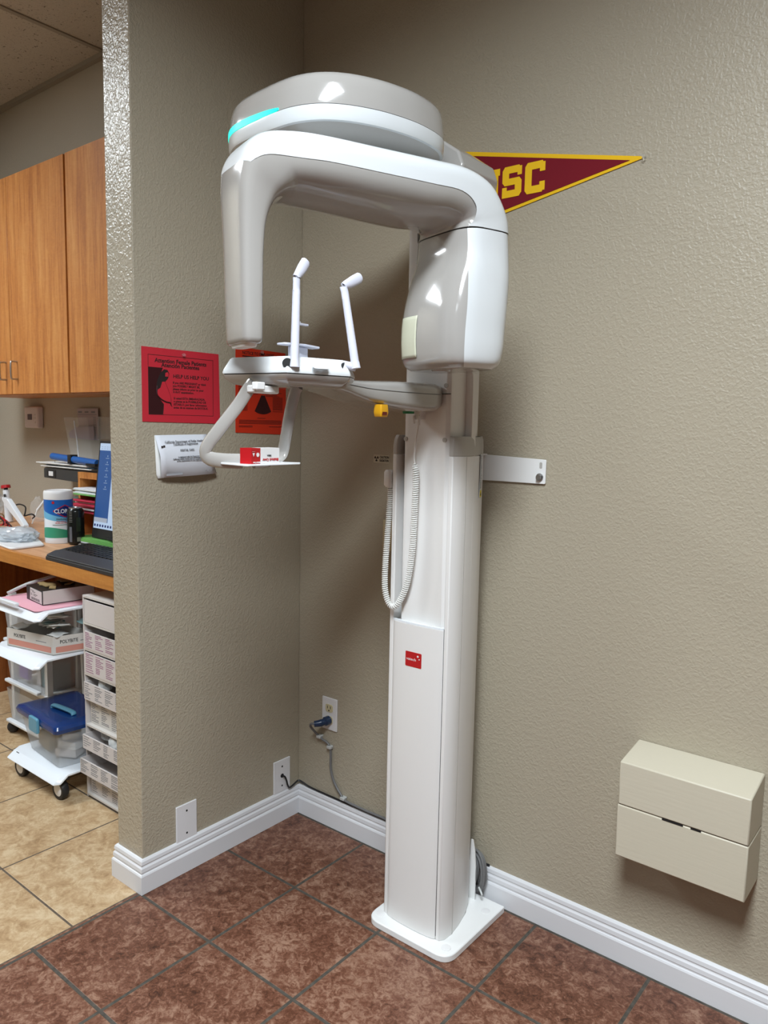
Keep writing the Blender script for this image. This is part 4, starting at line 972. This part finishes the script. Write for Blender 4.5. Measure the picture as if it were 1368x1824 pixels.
# clutter on the left end of the counter
t = thing('white_tray', 'thin white tray holding clear bags on the counter front', 'tray', (-1.43, -.31, .8555))
link('tray', prism(rpoly([(-1.64, -.385), (-1.215, -.435), (-1.225, -.290), (-1.60, -.16)], .02), .8556, .866), M_white, t, bevel=.004)
def crumple(name, label, cx, cy, cz, sx, sy, sz, mat, seed, rz=0, cat='bag', amp=.35, base=None):
    rnd = random.Random(seed); bm = bmesh.new(); bmesh.ops.create_icosphere(bm, subdivisions=4, radius=1)
    from mathutils import noise as mn
    for v in bm.verts:
        n_ = mn.fractal(v.co*1.7+Vector((seed, 0, 0)), 1., 2., 4)+abs(mn.noise(v.co*3.3+Vector((0, seed, 0))))*.8
        v.co = v.co*(1+amp*n_); v.co = Vector((v.co.x*sx, v.co.y*sy, max(v.co.z, -.4)*sz))
        v.co = Matrix.Rotation(rz, 3, 'Z') @ v.co+Vector((cx, cy, cz))
    zmin = min(v.co.z for v in bm.verts)
    b0 = cz-.4*sz if base is None else base
    for v in bm.verts: v.co.z += b0-zmin
    o_ = link(name, bm, mat, None, ang=25); return setp(o_, label, cat)
M_bag = newmat('bag_film', srgb(208, 218, 226), .12, alpha=.62, spec=.8)
crumple('plastic_bag', 'crumpled clear plastic bag lying on the thin white tray', -1.46, -.30, .88, .15, .085, .035, M_bag, 3, -.2, amp=.25, base=.8665)
crumple('plastic_bag', 'clear plastic pouch at the far left front of the counter', -1.71, -.30, .87, .06, .07, .018, M_bag, 9, .4, amp=.25, base=.8555)
crumple('plastic_bag', 'puffy clear bag behind the white instruments', -2.04, .09, .95, .04, .03, .09, M_acryl, 5, .0, amp=.22, base=.8555)
crumple('plastic_bag', 'grey translucent bag at the left edge of the counter', -2.26, -.02, .90, .05, .05, .09, M_frost, 8, .0, amp=.25, base=.8555)
t = thing('cable_bundle', 'bundle of red and black cables tied up on the counter', 'cables', (-2.0, -.1, .8555))
for k in range(9):
    a = k*.35; mt_ = M_red if k % 3 else M_cableblk
    link('cable', tube([(-2.16+.01*k, -.10+.01*math.sin(a), .862+.004*(k % 4)), (-2.06, -.12+.015*math.cos(a), .885+.006*(k % 5)), (-1.985, -.13+.004*(k % 3), .892+.003*(k % 4)), (-1.92, -.13+.012*math.sin(a*2), .884-.003*(k % 5)), (-1.86-.01*k, -.14+.01*math.cos(a), .864)], .0032, 6, 5), mt_, t)
link('tie', tube([(-1.985+.004, -.13+.020*math.cos(a), .897+.020*math.sin(a)) for a in [2*PI*i/10 for i in range(11)]], .003, 6, 2), M_tan, t)
t = thing('intraoral_sensor', 'white angled handheld dental instrument with black cord', 'instrument', (-1.9, -.08, .8555))
mA = basis((-1.93, -.10, .953), (.93, -.12, -.34), (.34, .0, .93))
link('handle', prism(rpoly([(-.03, -.014), (.20, -.012), (.235, -.006), (.225, .010), (.03, .026), (-.03, .030), (-.10, .008), (-.095, -.004)], .006), -.012, .012, mA), M_white_gl, t, bevel=.005, seg=3)
link('cord', tube([(-1.93, -.09, .955), (-1.90, -.07, .966), (-1.86, -.06, .955), (-1.845, -.07, .925), (-1.83, -.08, .915), (-1.80, -.06, .925), (-1.79, -.05, .915), (-1.81, -.05, .902)], .0035, 8, 5), M_cableblk, t)
t = thing('cotton_swab', 'long white swab stick leaning up behind the instrument', 'swab', (-1.9, .02, .8555))
link('stick', cyl((-1.92, .0, .860), (-1.925, .03, .925), .003, seg=8), M_white, t); link('shaft', cyl((-1.925, .03, .925), (-1.895, .10, 1.03), .006, .007, seg=10), M_white, t)
t = thing('lab_pipette', 'white applicator gun with a red cap at the left edge of the counter', 'applicator', (-2.12, -.02, .8555))
link('body', cyl((-2.10, -.03, .8556), (-2.125, -.03, 1.02), .020, .016, 18), M_white_gl, t, bevel=.002)
link('window', cyl((-2.100, -.046, .95), (-2.108, -.046, 1.0), .0055, .0055, 10), M_dgrey, t)
link('red_cap', cyl((-2.126, -.03, 1.03), (-2.129, -.03, 1.045), .024, .022, 18), M_red, t); link('neck', cyl((-2.1245, -.03, 1.018), (-2.127, -.03, 1.032), .010, .010, 14), M_black, t)
link('hook', tube([(-2.105, -.04, .935), (-2.08, -.045, .955), (-2.05, -.045, .965), (-2.035, -.045, .960)], .006, 8, 4), M_white, t)
t = thing('glass_jar', 'small glass jar with a red label behind the wipes canister', 'jar', (-1.47, -.06, .8555))
jr = link('glass', lathe([(.030, .8556), (.032, .862), (.032, .955), (.026, .968), (.026, .975)], -1.55, -.07, 24), M_clear, t)
link('red_label', lathe([(.0325, .885), (.0327, .886), (.0327, .94), (.0325, .941)], -1.55, -.07, 24), M_red, jr); link('lid', lathe([(.027, .975), (.027, .985), (.025, .986)], -1.55, -.07, 24), M_silver, t)

# ------------------------------------------------------------------ under the counter
# paper drawer stack
t = thing('drawer_tower', 'white cardboard tower of eight labelled drawers under the counter', 'drawer unit', (-.53, -.22, 0))
ZD = [.757, .659, .563, .470, .375, .278, .192, .103, .012]
X0, X1 = -.664, -.372
bm = bmesh.new(); box(bm, X0, X0+.006, -.44, .0, 0, .76); link('side_panel', bm, M_card, t, smooth=False)
link('side_panel', B(X1-.006, X1, -.44, .0, 0, .76), M_card, t, smooth=False); link('back', B(X0+.006, X1-.006, -.006, .0, .0, .76), M_card, t, smooth=False)
for k, z in enumerate(ZD): link('divider', B(X0+.006, X1-.006, -.442, -.006, z-.004, z+.003), M_cream, t, smooth=False)
pull = [.004, .006, .006, .012, -.012, .022, .034, -.008]; low = [.006, .022, .004, .020, .006, .024, .024, .010]
for k in range(8):
    z1, z0 = ZD[k]-.006, ZD[k+1]+.004; yf = -.438-pull[k]; top = z1-low[k]; xa, xb = X0+.014, X1-.010
    d = link('drawer', B(xa, xb, yf, yf+.004, z0, top), M_card if k != 4 else M_cream, t, smooth=False)
    link('drawer_side', B(xa, xa+.003, yf+.004, -.02, z0, top), M_card, d, smooth=False); link('drawer_floor', B(xa+.003, xb, yf+.004, -.02, z0, z0+.002), M_card, d, smooth=False)
    if k == 0: continue
    bm = bmesh.new(); bm2 = bmesh.new(); mD = BW(0, 0, yf-.0002)
    rnd = random.Random(k)
    for c in range(4):
        zz = top-.006; x = xa+.006+c*.066
        while zz > z0+.006:
            w = rnd.uniform(.02, .052); strip(bm if k > 2 else bm2, x, min(x+w, xb-.004), zz, zz+.0022, mD, .0004); zz -= rnd.choice((.0058, .0066, .0085))
    link('print', bm2 if k <= 2 else bm, M_mauve if k <= 2 else M_pgrey, d, smooth=False)
for k, (x, y, z, s_, lb_) in enumerate(((-.575, -.41, .455, .0, 'white cotton pad peeking out of the fourth drawer from the top'), (-.585, -.40, .262, .0, 'white roll peeking out of the sixth drawer from the top'), (-.50, -.42, .258, 0, 'white pouch in the right part of the sixth drawer from the top'))):
    crumple('supply_pouch', lb_, x, y, z-.02, .03, .02, .028, M_pouchw, 20+k, 0, 'pouch', .15)
sheaf('paper_stack', 'papers lying on top of the cardboard drawer tower', -.62, -.42, -.36, -.10, .7605, 4, [M_paper2, M_cream, M_dgrey], .006, .01)

# cart
t = thing('utility_cart', 'white three-shelf utility cart on casters under the counter', 'cart', (-.88, -.40, 0))
def shelf(x0, x1, yf, yb, z, lbl=None):
    prof = [(yb, z), (yf+.05, z), (yf+.028, z-.004), (yf, z-.024), (yf-.002, z-.028), (yf+.003, z-.030), (yf+.028, z-.012), (yf+.05, z-.008), (yb, z-.008)]
    n = 3; rings = []
    for q, dx_ in ((0, 0), (.03, -.0), (.97, 0), (1, 0)):
        x = x0+(x1-x0)*q; s_ = 0 if 0 < q < 1 else .018
        rings.append([(x, (y if y > yf+.04 else y+s_), zz) for y, zz in prof])
    return link('shelf', loft(rings), M_white_gl, t, bevel=.003)
shelf(-1.045, -.668, -.560, -.20, .105); shelf(-1.125, -.765, -.575, -.24, .515); shelf(-1.125, -.765, -.565, -.24, .690)
for x in (-1.05, -.70): link('post', cyl((x, -.215, .06), (x-.05, -.215, .79), .011, seg=12), M_frost if 0 else M_white, t)
link('support_arm', tube([(-1.115, -.50, .705), (-1.10, -.42, .735), (-1.04, -.30, .770), (-1.0, -.24, .788)], .007, 10, 4), M_clip, t)
link('front_rail', B(-1.12, -.90, -.572, -.556, .700, .712), M_white_gl, t, bevel=.003)
def caster(x, y):
    c = lathe([(.0, 0)], 0, 0, 3) if 0 else None
    m_ = basis((x, y-.014, .037), (.9, .05, 0), (0, 0, 1)); m_.translation = Vector((x, y, .037))
    bm = bmesh.new(); prof = [(.024, -.013), (.034, -.013), (.037, -.008), (.037, .008), (.034, .013), (.024, .013)]
    nn = 36; R = [[bm.verts.new(m_ @ Vector((r_*math.cos(2*PI*k/nn), r_*math.sin(2*PI*k/nn), h))) for k in range(nn)] for r_, h in prof]
    for a, b in zip(R, R[1:]+R[:1]):
        for i in range(nn): bm.faces.new((a[i], a[(i+1) % nn], b[(i+1) % nn], b[i]))
    w = link('caster_wheel', bm, M_tyre, t)
    bm = bmesh.new(); R = [[bm.verts.new(m_ @ Vector((r_*math.cos(2*PI*k/nn), r_*math.sin(2*PI*k/nn), h))) for k in range(nn)] for r_, h in ((.0245, -.012), (.0245, .012), (.020, .0145), (.0, .0155))]
    for a, b in zip(R, R[1:]):
        for i in range(nn): bm.faces.new((a[i], a[(i+1) % nn], b[(i+1) % nn], b[i]))
    link('hub', bm, M_white, w); link('fork', B(x-.010, x+.010, y-.018, y+.03, .066, .100), M_dgrey, w)
caster(-.715, -.515); caster(-1.0, -.518); caster(-1.0, -.235); caster(-.71, -.235)

# on the cart's top shelf
o = link('pink_sheet', prism(rpoly([(-1.12, -.535), (-.80, -.545), (-.785, -.27), (-1.12, -.26)], .02), .6905, .6935), M_pink, None, bevel=.001); setp(o, 'pale pink sheet lying on the top shelf of the cart', 'sheet')
t = thing('supply_box', 'open black box with a white label and tan items on the cart top', 'box', (-.95, -.38, .694))
mK = basis((-1.02, -.470, .694), (.98, -.10, 0), (.10, .98, 0))
bx2 = link('tray', prism([(0, 0), (.155, 0), (.155, .20), (0, .20)], 0, .055, mK), M_black, t, bevel=.001)
fm = mK @ Matrix.Rotation(PI/2, 4, 'X')
lbp = link('label', prism([(.035, .006), (.150, .004), (.150, .050), (.040, .052)], .0002, .0012, fm), M_card, bx2, smooth=False)

bm = bmesh.new()
for a_, b_, c_ in ((.045, .075, .043), (.060, .090, .038), (.045, .058, .030), (.045, .060, .025), (.072, .110, .030), (.072, .098, .025)): strip(bm, a_, b_, c_, c_+.0018, fm @ Matrix.Translation((0, 0, .0013)))
for k in range(34):
    if k % 3: strip(bm, .048+k*.0025, .0492+k*.0025, .008, .018, fm @ Matrix.Translation((0, 0, .0013)))
link('bar_lines', bm, M_dgrey, lbp, smooth=False)
link('side_face', prism([(.1551, .002), (.1558, .002), (.1558, .198), (.1551, .198)], .003, .054, mK), M_cream, bx2, smooth=False)
for k in range(7):
    bm = bmesh.new(); box(bm, -.022, .022, -.012, .012, 0, .006, mtx=mK @ Matrix.Translation((.03+.032*(k % 4), .05+.08*(k//4), .0555+.002*(k % 3))) @ Matrix.Rotation(k*.9, 4, 'Z') @ Matrix.Rotation(.1, 4, 'X'))
    o = link('foam_tab', bm, M_tan, None, bevel=.002); setp(o, 'tan foam tab heaped in the open black box', 'foam tab', 'tan tabs in the black box')
# carton on the middle shelf
t = thing('polybite_carton', 'open white and salmon carton of bite registration pouches on the middle shelf', 'carton', (-.9, -.47, .516))
Pc = [Vector((-1.055, -.535, 0)), Vector((-.80, -.485, 0)), Vector((-.765, -.335, 0)), Vector((-1.03, -.385, 0))]
for i in range(4):
    a, b = Pc[i], Pc[(i+1) % 4]; d = (b-a); n_ = Vector((d.y, -d.x, 0)).normalized(); m_ = basis(a+Z_*.516, d, Z_); L = d.length
    w = link('panel', prism([(0, 0), (L, 0), (L, .070), (0, .070)], -.003, 0, m_), M_cream, t, smooth=False)
    if i < 2:
        link('salmon_band', prism(rpoly([(.010, .008), (L-.010, .008), (L-.010, .030), (.010, .030)], .003), .0001, .0008, m_), M_salmon, w, smooth=False)
        text('lettering', 'POLYBITE', .019, w, M_dgrey, m_ @ Matrix.Translation((L*.16, .041, .0003)), xs=.8, bold=.0002)
        bm = bmesh.new(); strip(bm, L*.64, L*.86, .042, .0445, m_); link('print_line', bm, M_pgrey, w, smooth=False)
link('bottom', prism([(p.x, p.y) for p in Pc], .516, .519), M_cream, t, smooth=False)
for k in range(22):
    q1 = (k*.618) % 1; q2 = (k*.377) % 1; x = -1.03+.235*q1+.02*q2; y = -.495+.045*q1+.10*q2
    m_ = Matrix.Translation((x, y, .590+.0042*((k*5) % 16))) @ Matrix.Rotation(k*1.3, 4, 'Z') @ Matrix.Rotation(.16+.14*math.sin(k), 4, 'X')
    bm = bmesh.new(); n1 = 5
    R = [[m_ @ Vector((-.036+.018*a, -.024+.012*b, .0035*math.sin(a*1.9+k)*math.cos(b*1.3))) for b in range(n1)] for a in range(n1)]
    vs = [[bm.verts.new(p) for p in row] for row in R]
    for a in range(n1-1):
        for b in range(n1-1): bm.faces.new((vs[a][b], vs[a+1][b], vs[a+1][b+1], vs[a][b+1]))
    o = link('sterile_pouch', bm, [M_pouchw, M_pouch, M_pouchw, M_cream][k % 4], None); md = o.modifiers.new('thick', 'SOLIDIFY'); md.thickness = .0015
    setp(o, 'small sealed pouch heaped in the open carton on the cart', 'pouch', 'pouches in the carton on the middle shelf')
# tote with blue lid on the bottom shelf
HPTS = [(-.885, -.446, .286), (-.870, -.446, .296), (-.765, -.438, .296), (-.750, -.437, .286)]
t = thing('storage_tote', 'clear plastic tote with a dark blue lid on the bottom cart shelf', 'storage box', (-.82, -.42, .106))
def q4(z, ins): return [Vector((x, y, z)) for x, y in rpoly([(-1.02+ins, -.515+ins*.8), (-.70-ins, -.535+ins*.8), (-.68-ins, -.31-ins*.5), (-1.0+ins, -.29-ins*.5)], .02, 4)]
link('tub', loft([q4(.106, .035), q4(.11, .03), q4(.262, .0)], cap1=False), M_frost, t)
ldd = link('lid', loft([q4(.255, -.010), q4(.270, -.014), q4(.281, -.008), q4(.286, .010), q4(.2865, .03)]), M_bluelid, t)
link('lid_handle', tube(HPTS, .008, 12, 5, ry=.012), M_teal, ldd)
link('latch', prism(rpoly([(0, .225), (.072, .225), (.072, .284), (0, .284)], .012), 0, .012, basis((-.885, -.533, 0), (1, -.05, 0), Z_)), M_teal, t, bevel=.004)
for k, (x, y, z, sx, sy, sz, rz) in enumerate(((-.80, -.43, .118, .085, .06, .03, .5), (-.79, -.43, .149, .08, .05, .03, .35), (-.93, -.42, .118, .10, .09, .055, -.1), (-.80, -.42, .180, .06, .05, .025, .9))):
    bm = bmesh.new(); box(bm, -sx/2, sx/2, -sy/2, sy/2, 0, sz, mtx=Matrix.Translation((x, y, z)) @ Matrix.Rotation(rz, 4, 'Z'))
    o = link('small_carton', bm, [M_card, M_paper2, M_tan, M_paper2][k], None, bevel=.001); setp(o, ['flat white carton at the bottom of the clear tote', 'white carton stacked second inside the clear tote', 'tan carton inside the left half of the clear tote', 'topmost small white carton inside the clear tote'][k], 'carton', 'cartons inside the tote')
# plastic drawer tower behind the cart
t = thing('plastic_drawer_unit', 'clear plastic drawer unit on casters behind the cart', 'drawer unit', (-1.31, -.2, 0))
XA, XB_, YA, YB = -1.475, -1.135, -.345, -.17
for x, y in ((XA+.02, YA+.02), (XB_-.02, YA+.02), (XA+.02, YB-.02), (XB_-.02, YB-.02)): link('post', B(x-.012, x+.012, y-.012, y+.012, .045, .63), M_white, t)
for z in (.045, .228, .412, .61): link('frame', B(XA, XB_, YA, YB, z-.012, z+.006), M_white, t, bevel=.003)
for z0 in (.055, .238, .422):
    d = link('drawer', loft([[(XA+.03, YA-.005, z0), (XB_-.03, YA-.005, z0), (XB_-.03, YB-.03, z0), (XA+.03, YB-.03, z0)], [(XA+.02, YA-.02, z0+.155), (XB_-.02, YA-.02, z0+.155), (XB_-.02, YB-.02, z0+.155), (XA+.02, YB-.02, z0+.155)]], cap1=False), M_frost, t, bevel=.004)
    link('handle', B(XA+.025, XB_-.025, YA-.030, YA-.008, z0+.002, z0+.016), M_white_gl, d, bevel=.004)
    bm = bmesh.new(); box(bm, XA+.05, XB_-.06, YA+.03, YB-.08, z0+.003, z0+.09)
for x, y in ((XA+.03, YA+.0), (XB_-.03, YA+.0)):
    bm = bmesh.new(); bmesh.ops.create_uvsphere(bm, u_segments=20, v_segments=12, radius=.026)
    for v in bm.verts: v.co = Vector((x+v.co.x, y+v.co.y, .0262+v.co.z))
    link('caster', bm, M_tyre, t)
o = link('purple_pack', B(-1.40, -1.32, -.332, -.315, .262, .372), M_purple, None, bevel=.002); setp(o, 'purple labelled pack in the middle drawer of the plastic unit', 'pack')
for k in range(3):
    o = link('boxed_supply', B(-1.31+k*.045, -1.272+k*.045, -.30, -.21, .2415, .2415+.06+.02*k), [M_card, M_pouch, M_cream][k], None, bevel=.002); setp(o, ['white box beside the purple pack in the middle drawer', 'teal-grey box in the middle drawer of the plastic unit', 'cream box at the right of the middle drawer of the plastic unit'][k], 'box')
t = thing('looped_cable', 'black cable looped and tied hanging behind the cart', 'cable', (-1.0, -.12, .33))
link('loop', tube([(-1.02, -.15, .60), (-1.05, -.15, .50), (-1.05, -.15, .42), (-1.0, -.15, .37), (-.94, -.15, .362), (-1.02, -.15, .350), (-1.08, -.15, .335), (-1.10, -.15, .355), (-1.06, -.15, .375), (-.98, -.15, .372), (-.92, -.15, .380), (-.86, -.15, .372)], .005, 8, 6), M_cableblk, t)
link('tie', B(-.972, -.958, -.160, -.142, .352, .388), M_clip, t)
